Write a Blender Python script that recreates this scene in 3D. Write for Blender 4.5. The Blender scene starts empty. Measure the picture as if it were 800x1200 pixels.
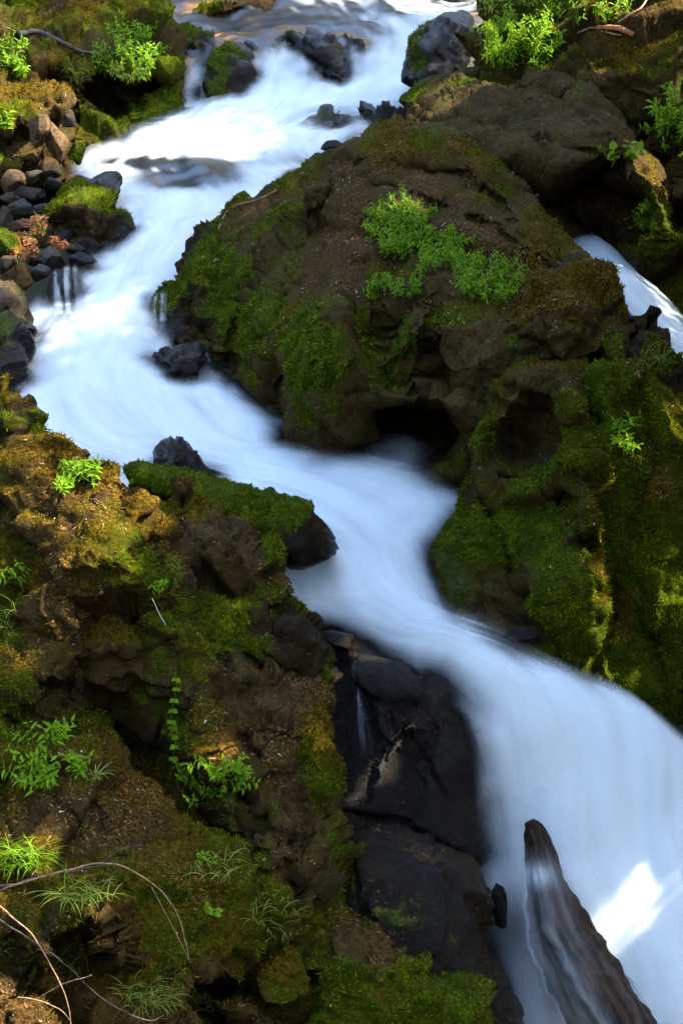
import bpy, bmesh, math, random
import numpy as np
from mathutils import Vector, Matrix
from mathutils.geometry import delaunay_2d_cdt
from mathutils.bvhtree import BVHTree

random.seed(7)
RNG = np.random.default_rng(11)
SC = bpy.context.scene
COL = SC.collection

# ------------------------------------------------------------------ camera, sky, sun, exposure
F = 1648.0                    # focal length in photo pixels (800 x 1200)
PITCH = math.radians(22.0)    # looking down into the ravine from a footbridge
cam_d = bpy.data.cameras.new('camera')
cam = bpy.data.objects.new('camera', cam_d)
COL.objects.link(cam)
cam.location = (0, 0, 0)
cam.rotation_euler = (math.radians(90) - PITCH, 0, 0)
cam_d.sensor_fit = 'VERTICAL'
cam_d.sensor_height = 24.0
cam_d.lens = 24.0 * F / 1200.0
cam_d.clip_start = 0.1
cam_d.clip_end = 3000
SC.camera = cam

SUN_EL, SUN_AZ = 50.0, 84.0   # azimuth measured from +Y (into the picture) towards +X (right)
el, az = math.radians(SUN_EL), math.radians(SUN_AZ)
SDIR = Vector((math.sin(az) * math.cos(el), math.cos(az) * math.cos(el), math.sin(el)))   # towards the sun
w = bpy.data.worlds.new('World'); SC.world = w; w.use_nodes = True
nt = w.node_tree
sky = nt.nodes.new('ShaderNodeTexSky'); sky.sky_type = 'NISHITA'; sky.sun_disc = False
sky.sun_elevation = el; sky.sun_rotation = az
bg = nt.nodes['Background']; bg.inputs['Strength'].default_value = 0.15
nt.links.new(sky.outputs[0], bg.inputs[0])
sd = bpy.data.lights.new('sun', 'SUN'); sun = bpy.data.objects.new('sun', sd); COL.objects.link(sun)
sd.energy = 3.8; sd.angle = math.radians(0.6); sd.color = (1.0, 0.93, 0.80)
sun.rotation_euler = (-SDIR).to_track_quat('-Z', 'Y').to_euler()
sun.location = SDIR * 60
SC.view_settings.view_transform = 'Standard'
SC.view_settings.look = 'None'
SC.view_settings.exposure = 2.78
SC.view_settings.gamma = 1.0

# ------------------------------------------------------------------ maths helpers
CP, SP = math.cos(PITCH), math.sin(PITCH)

def W(px, py, d):
    """a point seen at photo pixel (px,py) standing d metres in front of the camera along +Y"""
    px = np.asarray(px, float); py = np.asarray(py, float); d = np.asarray(d, float)
    x = (px - 400) / F; y = -(py - 600) / F
    dy = CP + y * SP; dz = -SP + y * CP
    s = d / dy
    return np.stack([x * s, d + 0 * x, dz * s], -1)

def proj(P):
    P = np.asarray(P, float)
    f = P[..., 1] * CP - P[..., 2] * SP
    u = P[..., 1] * SP + P[..., 2] * CP
    return 400 + P[..., 0] / f * F, 600 - u / f * F

def _h(ix, iy, iz, seed):
    h = (ix.astype(np.int64) * 374761393 + iy.astype(np.int64) * 668265263 + iz.astype(np.int64) * 2147483647 + seed * 974711) & 0xffffffff
    h = ((h ^ (h >> 13)) * 1274126177) & 0xffffffff
    h = ((h ^ (h >> 15)) * 2246822519) & 0xffffffff
    h = (h ^ (h >> 16)) & 0xffffffff
    return h / 4294967295.0

def vnoise(P, seed=0):
    i = np.floor(P); f = P - i; i = i.astype(np.int64)
    f = f * f * f * (f * (f * 6 - 15) + 10)
    r = 0
    for a in (0, 1):
        for b in (0, 1):
            for c in (0, 1):
                wgt = (f[:, 0] if a else 1 - f[:, 0]) * (f[:, 1] if b else 1 - f[:, 1]) * (f[:, 2] if c else 1 - f[:, 2])
                r = r + wgt * _h(i[:, 0] + a, i[:, 1] + b, i[:, 2] + c, seed)
    return r * 2 - 1

def fbm(P, scale, octv=4, seed=0, gain=0.5):
    P = np.asarray(P, float) / scale
    a, t, r = 1.0, 0.0, 0
    for o in range(octv):
        r = r + a * vnoise(P + 17.3 * o, seed + o)
        t += a; a *= gain; P = P * 2.03
    return r / t * 1.6

def facets(P, scale, seed=0, k=90.0, tilt=1.8, step=0.22):
    """chiselled rock: every voronoi cell is its own tilted plane; returns (height, crack)"""
    Q = np.asarray(P, float) / scale
    wv = np.stack([fbm(Q, 1.3, 3, seed + 50 + j) for j in range(3)], -1)
    Q = Q + 0.13 * wv
    i = np.floor(Q).astype(np.int64)
    D, Hh = [], []
    for a in (-1, 0, 1):
        for b in (-1, 0, 1):
            for c in (-1, 0, 1):
                jx, jy, jz = i[:, 0] + a, i[:, 1] + b, i[:, 2] + c
                s = np.stack([jx + _h(jx, jy, jz, seed), jy + _h(jx, jy, jz, seed + 1), jz + _h(jx, jy, jz, seed + 2)], -1)
                rv = np.stack([_h(jx, jy, jz, seed + 3 + q) * 2 - 1 for q in range(4)], -1)
                df = Q - s
                D.append(np.sqrt((df ** 2).sum(-1)))
                Hh.append((rv[:, :3] * df).sum(-1) * tilt + rv[:, 3] * step)
    D = np.array(D); Hh = np.array(Hh)
    dm = D.min(0)
    w_ = np.exp(-k * (D - dm))
    h = (w_ * Hh).sum(0) / w_.sum(0)
    D.sort(axis=0)
    crack = np.clip(1 - (D[1] - D[0]) / 0.09, 0, 1)
    return h * scale, crack

def sstep(a, b, x):
    t = np.clip((np.asarray(x, float) - a) / (b - a), 0, 1)
    return t * t * (3 - 2 * t)

def blob(px, py, L):
    r = np.zeros_like(px)
    for (x, y, rx, ry, a) in L:
        r += a * np.exp(-(((px - x) / rx) ** 2 + ((py - y) / ry) ** 2))
    return r

# ------------------------------------------------------------------ object helpers
def link(o, parent=None):
    COL.objects.link(o)
    if parent: o.parent = parent
    return o

def tag(o, label=None, cat=None, group=None, kind=None):
    if label: o['label'] = label
    if cat: o['category'] = cat
    if group: o['group'] = group
    if kind: o['kind'] = kind
    return o

def mesh_obj(name, V, faces, mat, attrs=None, parent=None, smooth=True):
    me = bpy.data.meshes.new(name)
    V = np.asarray(V, float)
    me.from_pydata(V.tolist(), [], faces if isinstance(faces, list) else np.asarray(faces).tolist())
    if smooth:
        me.polygons.foreach_set('use_smooth', [True] * len(me.polygons))
    for k, a in (attrs or {}).items():
        at = me.attributes.new(k, 'FLOAT', 'POINT')
        at.data.foreach_set('value', np.asarray(a, np.float32))
    me.materials.append(mat)
    me.update()
    return link(bpy.data.objects.new(name, me), parent)

def empty(name, loc, label=None, cat=None, group=None):
    o = bpy.data.objects.new(name, None); o.location = loc; o.empty_display_size = 0.1
    link(o); tag(o, label, cat, group)
    return o

# ------------------------------------------------------------------ materials
class NT:
    def __init__(s, name):
        s.m = bpy.data.materials.new(name); s.m.use_nodes = True
        s.t = s.m.node_tree; s.t.nodes.clear()
        s.out = s.t.nodes.new('ShaderNodeOutputMaterial')
    def n(s, typ, **kw):
        n = s.t.nodes.new(typ)
        for k, v in kw.items(): setattr(n, k, v)
        return n
    def l(s, a, b): s.t.links.new(a, b)
    def val(s, sock, v):
        if hasattr(v, 'is_output'): s.l(v, sock)
        else: sock.default_value = v
    def attr(s, name):
        return s.n('ShaderNodeAttribute', attribute_name=name).outputs['Fac']
    def geo(s): return s.n('ShaderNodeNewGeometry')
    def pos(s): return s.n('ShaderNodeNewGeometry').outputs['Position']
    def noise(s, scale, detail=4, rough=0.55, vec=None, dist=0.0):
        n = s.n('ShaderNodeTexNoise'); n.inputs['Scale'].default_value = scale; n.inputs['Detail'].default_value = detail
        n.inputs['Roughness'].default_value = rough; n.inputs['Distortion'].default_value = dist
        s.l(vec if vec is not None else s.pos(), n.inputs['Vector']); return n.outputs['Fac']
    def vor(s, scale, feature='F1', vec=None):
        n = s.n('ShaderNodeTexVoronoi', feature=feature); n.inputs['Scale'].default_value = scale
        s.l(vec if vec is not None else s.pos(), n.inputs['Vector']); return n
    def math(s, op, a, b=0.0, c=None, clamp=False):
        n = s.n('ShaderNodeMath', operation=op); n.use_clamp = clamp
        s.val(n.inputs[0], a); s.val(n.inputs[1], b)
        if c is not None: s.val(n.inputs[2], c)
        return n.outputs[0]
    def ramp(s, x, a, b, lo=0.0, hi=1.0):
        n = s.n('ShaderNodeMapRange', interpolation_type='SMOOTHSTEP')
        s.val(n.inputs['Value'], x); s.val(n.inputs['From Min'], a); s.val(n.inputs['From Max'], b)
        s.val(n.inputs['To Min'], lo); s.val(n.inputs['To Max'], hi); return n.outputs['Result']
    def mix(s, f, a, b):
        n = s.n('ShaderNodeMix', data_type='RGBA')
        s.val(n.inputs['Factor'], f)
        for sock, v in ((n.inputs[6], a), (n.inputs[7], b)):
            if hasattr(v, 'is_output'): s.l(v, sock)
            else: sock.default_value = (*v, 1)
        return n.outputs[2]
    def scalev(s, v):
        n = s.n('ShaderNodeVectorMath', operation='MULTIPLY'); s.l(s.pos(), n.inputs[0]); n.inputs[1].default_value = v
        return n.outputs[0]
    def bump(s, h, strength, dist, prev=None):
        n = s.n('ShaderNodeBump'); n.inputs['Strength'].default_value = strength; n.inputs['Distance'].default_value = dist
        s.l(h, n.inputs['Height'])
        if prev is not None: s.l(prev, n.inputs['Normal'])
        return n.outputs['Normal']

def rock_material(name, c1, c2, c3, green=(0.092, 0.124, 0.003), dryc=(0.125, 0.074, 0.005), spk=1.0):
    t = NT(name)
    n1 = t.noise(2.2, 6, 0.6); n2 = t.noise(11, 6, 0.65); n3 = t.noise(30, 6, 0.75); n4 = t.noise(85, 4, 0.75)
    col = t.mix(t.ramp(n1, 0.38, 0.62), c1, c2)
    col = t.mix(t.ramp(n2, 0.42, 0.7), col, c3)
    col = t.mix(t.ramp(n3, 0.50, 0.68, 0, 0.75), col, (0.007, 0.0045, 0.002))
    n5 = t.noise(26, 5, 0.7)
    col = t.mix(t.ramp(n5, 0.54, 0.68, 0, 0.7), col, (0.085, 0.040, 0.010))
    col = t.mix(t.math('MULTIPLY', t.ramp(t.noise(60, 3, 0.7), 0.56, 0.64), t.ramp(n1, 0.35, 0.65)), col, (0.005, 0.0035, 0.002))
    # pale lichen and grit grains
    col = t.mix(t.math('MULTIPLY', t.ramp(n4, 0.62, 0.74), t.ramp(n2, 0.4, 0.6, 0.1, 0.6)), col, (0.15, 0.11, 0.075))
    st_ = t.noise(4.5, 6, 0.7); col = t.mix(t.ramp(st_, 0.52, 0.66, 0, 0.75), col, (0.012, 0.009, 0.006))
    li_ = t.vor(9.0, 'SMOOTH_F1').outputs['Distance']; col = t.mix(t.math('MULTIPLY', t.ramp(t.math('ADD', li_, t.math('MULTIPLY', n3, 0.5)), 0.44, 0.36), t.ramp(t.noise(1.7, 3), 0.48, 0.62, 0, 0.55)), col, (0.115, 0.098, 0.062))
    wet = t.attr('wet')
    wetf = t.ramp(t.math('ADD', wet, t.math('MULTIPLY', t.math('SUBTRACT', n2, 0.5), 0.5)), 0.3, 0.7)
    dk = t.n('ShaderNodeMix', data_type='RGBA', blend_type='MULTIPLY')
    t.l(wetf, dk.inputs['Factor']); t.l(col, dk.inputs[6]); dk.inputs[7].default_value = (0.34, 0.32, 0.31, 1)
    col = dk.outputs[2]
    # brown needle litter and dead moss
    dry = t.attr('dry'); moss = t.attr('moss')
    br = t.ramp(t.math('ADD', dry, t.math('MULTIPLY', t.math('SUBTRACT', n3, 0.5), 1.4)), 0.45, 0.75)
    brc = t.mix(t.ramp(t.noise(44, 5, 0.8), 0.40, 0.62), (0.012, 0.0075, 0.002), (0.110, 0.060, 0.014))
    col = t.mix(br, col, brc)
    # living moss
    mf = t.ramp(t.math('ADD', moss, t.math('ADD', t.math('MULTIPLY', t.math('SUBTRACT', n2, 0.5), 0.7), t.math('MULTIPLY', t.math('SUBTRACT', n3, 0.5), 0.7))), 0.40, 0.62)
    m1 = t.mix(t.ramp(t.noise(6, 4, 0.6), 0.38, 0.66), tuple(0.45 * q for q in green), green)
    m1 = t.mix(t.ramp(t.noise(50, 5, 0.8), 0.40, 0.62), tuple(0.25 * q for q in green), m1)
    md = t.mix(t.ramp(t.noise(36, 5, 0.8), 0.42, 0.60), tuple(0.25 * q for q in dryc), dryc)
    m1 = t.mix(t.ramp(t.math('ADD', dry, t.math('MULTIPLY', t.math('SUBTRACT', n2, 0.5), 0.8)), 0.25, 0.75), m1, md)
    col = t.mix(mf, col, m1)
    b = t.n('ShaderNodeBsdfPrincipled')
    t.l(col, b.inputs['Base Color'])
    rgh = t.math('SUBTRACT', 0.80, t.math('MULTIPLY', wetf, 0.50))
    rgh = t.math('ADD', rgh, t.math('MULTIPLY', t.math('SUBTRACT', n3, 0.5), 0.35))
    rgh = t.math('MAXIMUM', rgh, t.math('MULTIPLY', mf, 0.95)); rgh = t.math('MINIMUM', rgh, 1.0)
    t.l(rgh, b.inputs['Roughness'])
    t.l(t.math('ADD', 0.05, t.math('MULTIPLY', wetf, 0.21)), b.inputs['Specular IOR Level'])
    hgt = t.math('ADD', t.math('MULTIPLY', n3, 0.9), t.math('MULTIPLY', n4, 0.5))
    nm = t.bump(n2, 0.55, 0.05)
    nm = t.bump(hgt, 1.0, 0.026, nm)
    t.l(nm, b.inputs['Normal'])
    t.l(b.outputs[0], t.out.inputs['Surface'])
    return t.m

M_BROWN = rock_material('brown_basalt', (0.046, 0.028, 0.0065), (0.082, 0.052, 0.014), (0.024, 0.0145, 0.0036))
M_DARK = rock_material('dark_basalt', (0.019, 0.0112, 0.0036), (0.042, 0.026, 0.0090), (0.009, 0.0058, 0.0022))
M_GREY = rock_material('grey_stone', (0.062, 0.048, 0.034), (0.10, 0.078, 0.054), (0.034, 0.027, 0.02), green=(0.085, 0.125, 0.008))
M_TAN = rock_material('tan_stone', (0.13, 0.078, 0.038), (0.19, 0.12, 0.062), (0.07, 0.043, 0.022), green=(0.085, 0.125, 0.008))

def tuft_material():
    t = NT('moss_tufts')
    v = t.attr('shade'); dry = t.attr('dry')
    g = t.mix(v, (0.022, 0.034, 0.001), (0.235, 0.280, 0.006))
    d = t.mix(v, (0.034, 0.018, 0.002), (0.190, 0.120, 0.011))
    c = t.mix(dry, g, d)
    df = t.n('ShaderNodeBsdfDiffuse'); tr = t.n('ShaderNodeBsdfTranslucent'); t.l(c, df.inputs[0]); t.l(c, tr.inputs[0])
    mx = t.n('ShaderNodeMixShader'); mx.inputs[0].default_value = 0.4
    t.l(df.outputs[0], mx.inputs[1]); t.l(tr.outputs[0], mx.inputs[2]); t.l(mx.outputs[0], t.out.inputs['Surface'])
    return t.m
M_TUFT = tuft_material()

def litter_material():
    t = NT('needle_litter')
    v = t.attr('shade')
    r = t.n('ShaderNodeValToRGB'); t.l(v, r.inputs[0])
    e = r.color_ramp.elements
    e[0].position = 0; e[0].color = (0.10, 0.055, 0.025, 1)
    e[1].position = 1; e[1].color = (0.52, 0.47, 0.38, 1)
    for p, c in ((0.35, (0.19, 0.095, 0.03, 1)), (0.55, (0.20, 0.036, 0.008, 1)), (0.75, (0.33, 0.25, 0.15, 1))):
        q = e.new(p); q.color = c
    b = t.n('ShaderNodeBsdfPrincipled'); t.l(r.outputs[0], b.inputs['Base Color']); b.inputs['Roughness'].default_value = 0.9; b.inputs['Specular IOR Level'].default_value = 0.05
    t.l(b.outputs[0], t.out.inputs['Surface'])
    return t.m
M_LITTER = litter_material()

def leaf_material(name, dark, light):
    t = NT(name)
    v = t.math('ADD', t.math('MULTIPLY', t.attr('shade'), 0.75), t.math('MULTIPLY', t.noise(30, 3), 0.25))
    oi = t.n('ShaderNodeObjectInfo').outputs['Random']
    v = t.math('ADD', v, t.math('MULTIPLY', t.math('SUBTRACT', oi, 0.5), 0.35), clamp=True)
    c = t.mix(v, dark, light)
    df = t.n('ShaderNodeBsdfPrincipled'); t.l(c, df.inputs['Base Color']); df.inputs['Roughness'].default_value = 0.55
    df.inputs['Specular IOR Level'].default_value = 0.10
    tr = t.n('ShaderNodeBsdfTranslucent'); t.l(t.mix(0.35, c, (0.32, 0.40, 0.012)), tr.inputs[0])
    mx = t.n('ShaderNodeMixShader'); mx.inputs[0].default_value = 0.38
    t.l(df.outputs[0], mx.inputs[1]); t.l(tr.outputs[0], mx.inputs[2]); t.l(mx.outputs[0], t.out.inputs['Surface'])
    return t.m
M_LEAF = leaf_material('fresh_leaf', (0.050, 0.110, 0.003), (0.21, 0.37, 0.008))
M_GRASS = leaf_material('grass_blade', (0.080, 0.120, 0.008), (0.36, 0.42, 0.07))
M_YLEAF = leaf_material('yellow_leaf', (0.11, 0.16, 0.015), (0.26, 0.33, 0.03))
M_SHADE_LEAF = leaf_material('shade_tree_leaf', (0.02, 0.045, 0.012), (0.05, 0.09, 0.02))

def wood_material(name, c1, c2, scale=(40, 40, 6), rough=0.8):
    t = NT(name)
    co = t.n('ShaderNodeTexCoord').outputs['Object']
    n = t.noise(30, 5, 0.6); n2 = t.noise(120, 3, 0.6)
    b = t.n('ShaderNodeBsdfPrincipled'); t.l(t.mix(t.ramp(n, 0.35, 0.65), c1, c2), b.inputs['Base Color'])
    b.inputs['Roughness'].default_value = rough
    t.l(t.bump(n2, 0.6, 0.006), b.inputs['Normal']); t.l(b.outputs[0], t.out.inputs['Surface'])
    return t.m
M_TWIG_D = wood_material('dark_bark', (0.022, 0.016, 0.012), (0.07, 0.05, 0.035))
M_TWIG_L = wood_material('pale_bark', (0.13, 0.065, 0.026), (0.34, 0.19, 0.09))
M_TWIG_R = wood_material('red_wood', (0.30, 0.09, 0.035), (0.42, 0.17, 0.07))
M_TWIG_W = wood_material('bleached_wood', (0.5, 0.45, 0.4), (0.62, 0.58, 0.52))
M_TRUNK = wood_material('trunk_bark', (0.04, 0.03, 0.022), (0.10, 0.07, 0.05))

def log_material():
    t = NT('wet_log_wood')
    along = t.attr('along'); around = t.attr('around')
    cv = t.n('ShaderNodeCombineXYZ'); t.l(t.math('MULTIPLY', along, 3.4), cv.inputs[0]); t.l(t.math('MULTIPLY', around, 11.0), cv.inputs[1])
    g = t.noise(1.6, 6, 0.65, cv.outputs[0], 0.6)
    g2 = t.noise(7, 4, 0.6, cv.outputs[0])
    c = t.mix(t.ramp(g, 0.35, 0.62), (0.010, 0.006, 0.003), (0.052, 0.029, 0.014))
    c = t.mix(t.ramp(g2, 0.5, 0.72, 0, 0.7), c, (0.010, 0.007, 0.005))
    b = t.n('ShaderNodeBsdfPrincipled'); t.l(c, b.inputs['Base Color'])
    t.l(t.ramp(g2, 0.3, 0.7, 0.35, 0.75), b.inputs['Roughness']); b.inputs['Specular IOR Level'].default_value = 0.1
    t.l(t.bump(t.math('ADD', g, t.math('MULTIPLY', g2, 0.5)), 0.7, 0.03), b.inputs['Normal'])
    t.l(b.outputs[0], t.out.inputs['Surface'])
    return t.m
M_LOG = log_material()

def ground_material():
    t = NT('forest_floor')
    n1 = t.noise(0.9, 6, 0.6); n2 = t.noise(14, 5, 0.65); n3 = t.noise(70, 4, 0.7)
    c = t.mix(t.ramp(n1, 0.4, 0.6), (0.055, 0.038, 0.022), (0.035, 0.055, 0.012))
    c = t.mix(t.ramp(n3, 0.5, 0.7), c, (0.10, 0.065, 0.032))
    b = t.n('ShaderNodeBsdfPrincipled'); t.l(c, b.inputs['Base Color']); b.inputs['Roughness'].default_value = 0.95
    t.l(t.bump(t.math('ADD', n2, n3), 0.8, 0.06), b.inputs['Normal']); t.l(b.outputs[0], t.out.inputs['Surface'])
    return t.m
M_GROUND = ground_material()

def bed_material():
    t = NT('stream_bed')
    n1 = t.noise(1.6, 5, 0.6); n2 = t.noise(9, 5, 0.6)
    c = t.mix(t.ramp(n1, 0.4, 0.6), (0.060, 0.036, 0.012), (0.21, 0.120, 0.040))
    c = t.mix(t.ramp(n2, 0.5, 0.7), c, (0.03, 0.026, 0.02))
    sp = t.n('ShaderNodeSeparateXYZ'); t.l(t.pos(), sp.inputs[0])
    c = t.mix(t.ramp(sp.outputs[1], 17.5, 20.0), (0.012, 0.010, 0.007), c)      # black bedrock below, gravel in the upper shallows
    b = t.n('ShaderNodeBsdfPrincipled'); t.l(c, b.inputs['Base Color']); b.inputs['Roughness'].default_value = 0.5
    t.l(b.outputs[0], t.out.inputs['Surface'])
    return t.m
M_BED = bed_material()

def water_material():
    t = NT('silky_water')
    cover = t.attr('cover'); foam = t.attr('foam')
    # aerated white water
    df = t.n('ShaderNodeBsdfDiffuse'); df.inputs[0].default_value = (0.76, 0.805, 0.79, 1)
    tr = t.n('ShaderNodeBsdfTranslucent'); tr.inputs[0].default_value = (0.78, 0.80, 0.78, 1)
    wm = t.n('ShaderNodeMixShader'); wm.inputs[0].default_value = 0.12
    t.l(df.outputs[0], wm.inputs[1]); t.l(tr.outputs[0], wm.inputs[2])
    # clear water: tinted see-through with soft reflections
    tp = t.n('ShaderNodeBsdfTransparent'); tp.inputs[0].default_value = (0.92, 0.70, 0.42, 1)
    gl = t.n('ShaderNodeBsdfGlossy'); gl.inputs['Roughness'].default_value = 0.28; gl.inputs[0].default_value = (.14, .14, .14, 1)
    fr = t.n('ShaderNodeFresnel'); fr.inputs[0].default_value = 1.33
    cm = t.n('ShaderNodeMixShader'); t.l(fr.outputs[0], cm.inputs[0]); t.l(tp.outputs[0], cm.inputs[1]); t.l(gl.outputs[0], cm.inputs[2])
    fm = t.n('ShaderNodeMixShader'); t.l(foam, fm.inputs[0]); t.l(cm.outputs[0], fm.inputs[1]); t.l(wm.outputs[0], fm.inputs[2])
    tt = t.n('ShaderNodeBsdfTransparent')
    o = t.n('ShaderNodeMixShader'); t.l(cover, o.inputs[0]); t.l(tt.outputs[0], o.inputs[1]); t.l(fm.outputs[0], o.inputs[2])
    t.l(o.outputs[0], t.out.inputs['Surface'])
    return t.m
M_WATER = water_material()

# ------------------------------------------------------------------ rocks
ROCKS = []        # dicts with mesh data for placing things on them

def resample(poly, step, rough, seed, closed=True):
    P = np.array(poly, float)
    out = []
    n = len(P)
    for i in range(n):
        a, b = P[i], P[(i + 1) % n]
        L = np.hypot(*(b - a)[:2])
        k = max(1, int(round(L / step)))
        for j in range(k):
            out.append(a + (b - a) * j / k)
    out = np.array(out)
    # soften the corners of the traced outline a little, then roughen it
    for _ in range(2):
        out = 0.5 * out + 0.25 * np.roll(out, 1, 0) + 0.25 * np.roll(out, -1, 0)
    q = np.c_[out[:, :2], np.full(len(out), seed * 3.7)]
    out[:, 0] += rough * (fbm(q, 18, 3, seed) + 0.5 * fbm(q, 60, 2, seed + 9))
    out[:, 1] += rough * (fbm(q, 18, 3, seed + 5) + 0.5 * fbm(q, 60, 2, seed + 14))
    return out

def inside(px, py, poly):
    x, y = poly[:, 0], poly[:, 1]
    x2, y2 = np.roll(x, -1), np.roll(y, -1)
    r = np.zeros(len(px), bool)
    for a, b, c, d in zip(x, y, x2, y2):
        if b == d: continue
        cnd = ((b > py) != (d > py)) & (px < (c - a) * (py - b) / (d - b) + a)
        r ^= cnd
    return r

def edge_dist(px, py, poly):
    r = np.full(len(px), 1e9)
    A = poly[:, :2]; B = np.roll(A, -1, 0)
    for a, b in zip(A, B):
        ab = b - a; L = ab @ ab
        if L < 1e-9: continue
        t = np.clip(((px - a[0]) * ab[0] + (py - a[1]) * ab[1]) / L, 0, 1)
        r = np.minimum(r, (px - a[0] - t * ab[0]) ** 2 + (py - a[1] - t * ab[1]) ** 2)
    return np.sqrt(r)

def tin(px, py, pts, ring):
    """linear interpolation of depth over control points (angular rock planes)"""
    co = [Vector((p[0], p[1])) for p in pts]
    ed = [(i, (i + 1) % ring) for i in range(ring)]
    vo, _, fo, ov, _, _ = delaunay_2d_cdt(co, ed, [], 1, 1e-5)
    P = np.array(pts, float)
    d = []
    for v, o in zip(vo, ov):
        if o: d.append(P[o[0], 2])
        else:
            wgt = 1 / ((P[:, 0] - v[0]) ** 2 + (P[:, 1] - v[1]) ** 2 + 1e-6); d.append((wgt * P[:, 2]).sum() / wgt.sum())
    wgt = 1 / (((px[:, None] - P[None, :, 0]) ** 2 + (py[:, None] - P[None, :, 1]) ** 2) ** 1.5 + 1e-6)
    out = (wgt * P[None, :, 2]).sum(1) / wgt.sum(1)
    for f in fo:
        a, b, c = f[0], f[1], f[2]
        A, B, Cc = vo[a], vo[b], vo[c]
        det = (B.x - A.x) * (Cc.y - A.y) - (Cc.x - A.x) * (B.y - A.y)
        if abs(det) < 1e-9: continue
        u = ((px - A.x) * (Cc.y - A.y) - (Cc.x - A.x) * (py - A.y)) / det
        v = ((B.x - A.x) * (py - A.y) - (px - A.x) * (B.y - A.y)) / det
        m = (u >= -1e-4) & (v >= -1e-4) & (u + v <= 1.0001)
        out[m] = d[a] + u[m] * (d[b] - d[a]) + v[m] * (d[c] - d[a])
    return out

def normals(V, T):
    N = np.zeros_like(V)
    fn = np.cross(V[T[:, 1]] - V[T[:, 0]], V[T[:, 2]] - V[T[:, 0]])
    for j in range(3):
        np.add.at(N, T[:, j], fn)
    return N / np.maximum(np.linalg.norm(N, axis=1, keepdims=True), 1e-9)

def smooth_vals(x, T, it):
    n = len(x)
    E = np.concatenate([T[:, [0, 1]], T[:, [1, 2]], T[:, [2, 0]]])
    for _ in range(it):
        s = np.zeros(n); c = np.zeros(n)
        np.add.at(s, E[:, 0], x[E[:, 1]]); np.add.at(c, E[:, 0], 1)
        np.add.at(s, E[:, 1], x[E[:, 0]]); np.add.at(c, E[:, 1], 1)
        x = 0.4 * x + 0.6 * s / np.maximum(c, 1)
    return x

MOSS_PLUS = 0.20; DRY_PLUS = 0.10
def paint(V, N, px, py, moss, dry, wet, mup, mossy, dryness, wetness, seed):
    m = mossy + MOSS_PLUS + mup * (N[:, 2] - 0.35) + 0.36 * fbm(V, 0.55, 4, seed + 61) + blob(px, py, moss)
    dr = dryness + DRY_PLUS + 0.45 * fbm(V, 0.7, 4, seed + 71) + 0.25 * (N[:, 2] - 0.4) + blob(px, py, dry)
    we = wetness + 0.2 * fbm(V, 0.5, 3, seed + 81) + blob(px, py, wet)
    return np.clip(m, 0, 1), np.clip(dr, 0, 1), np.clip(we, 0, 1)

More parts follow.
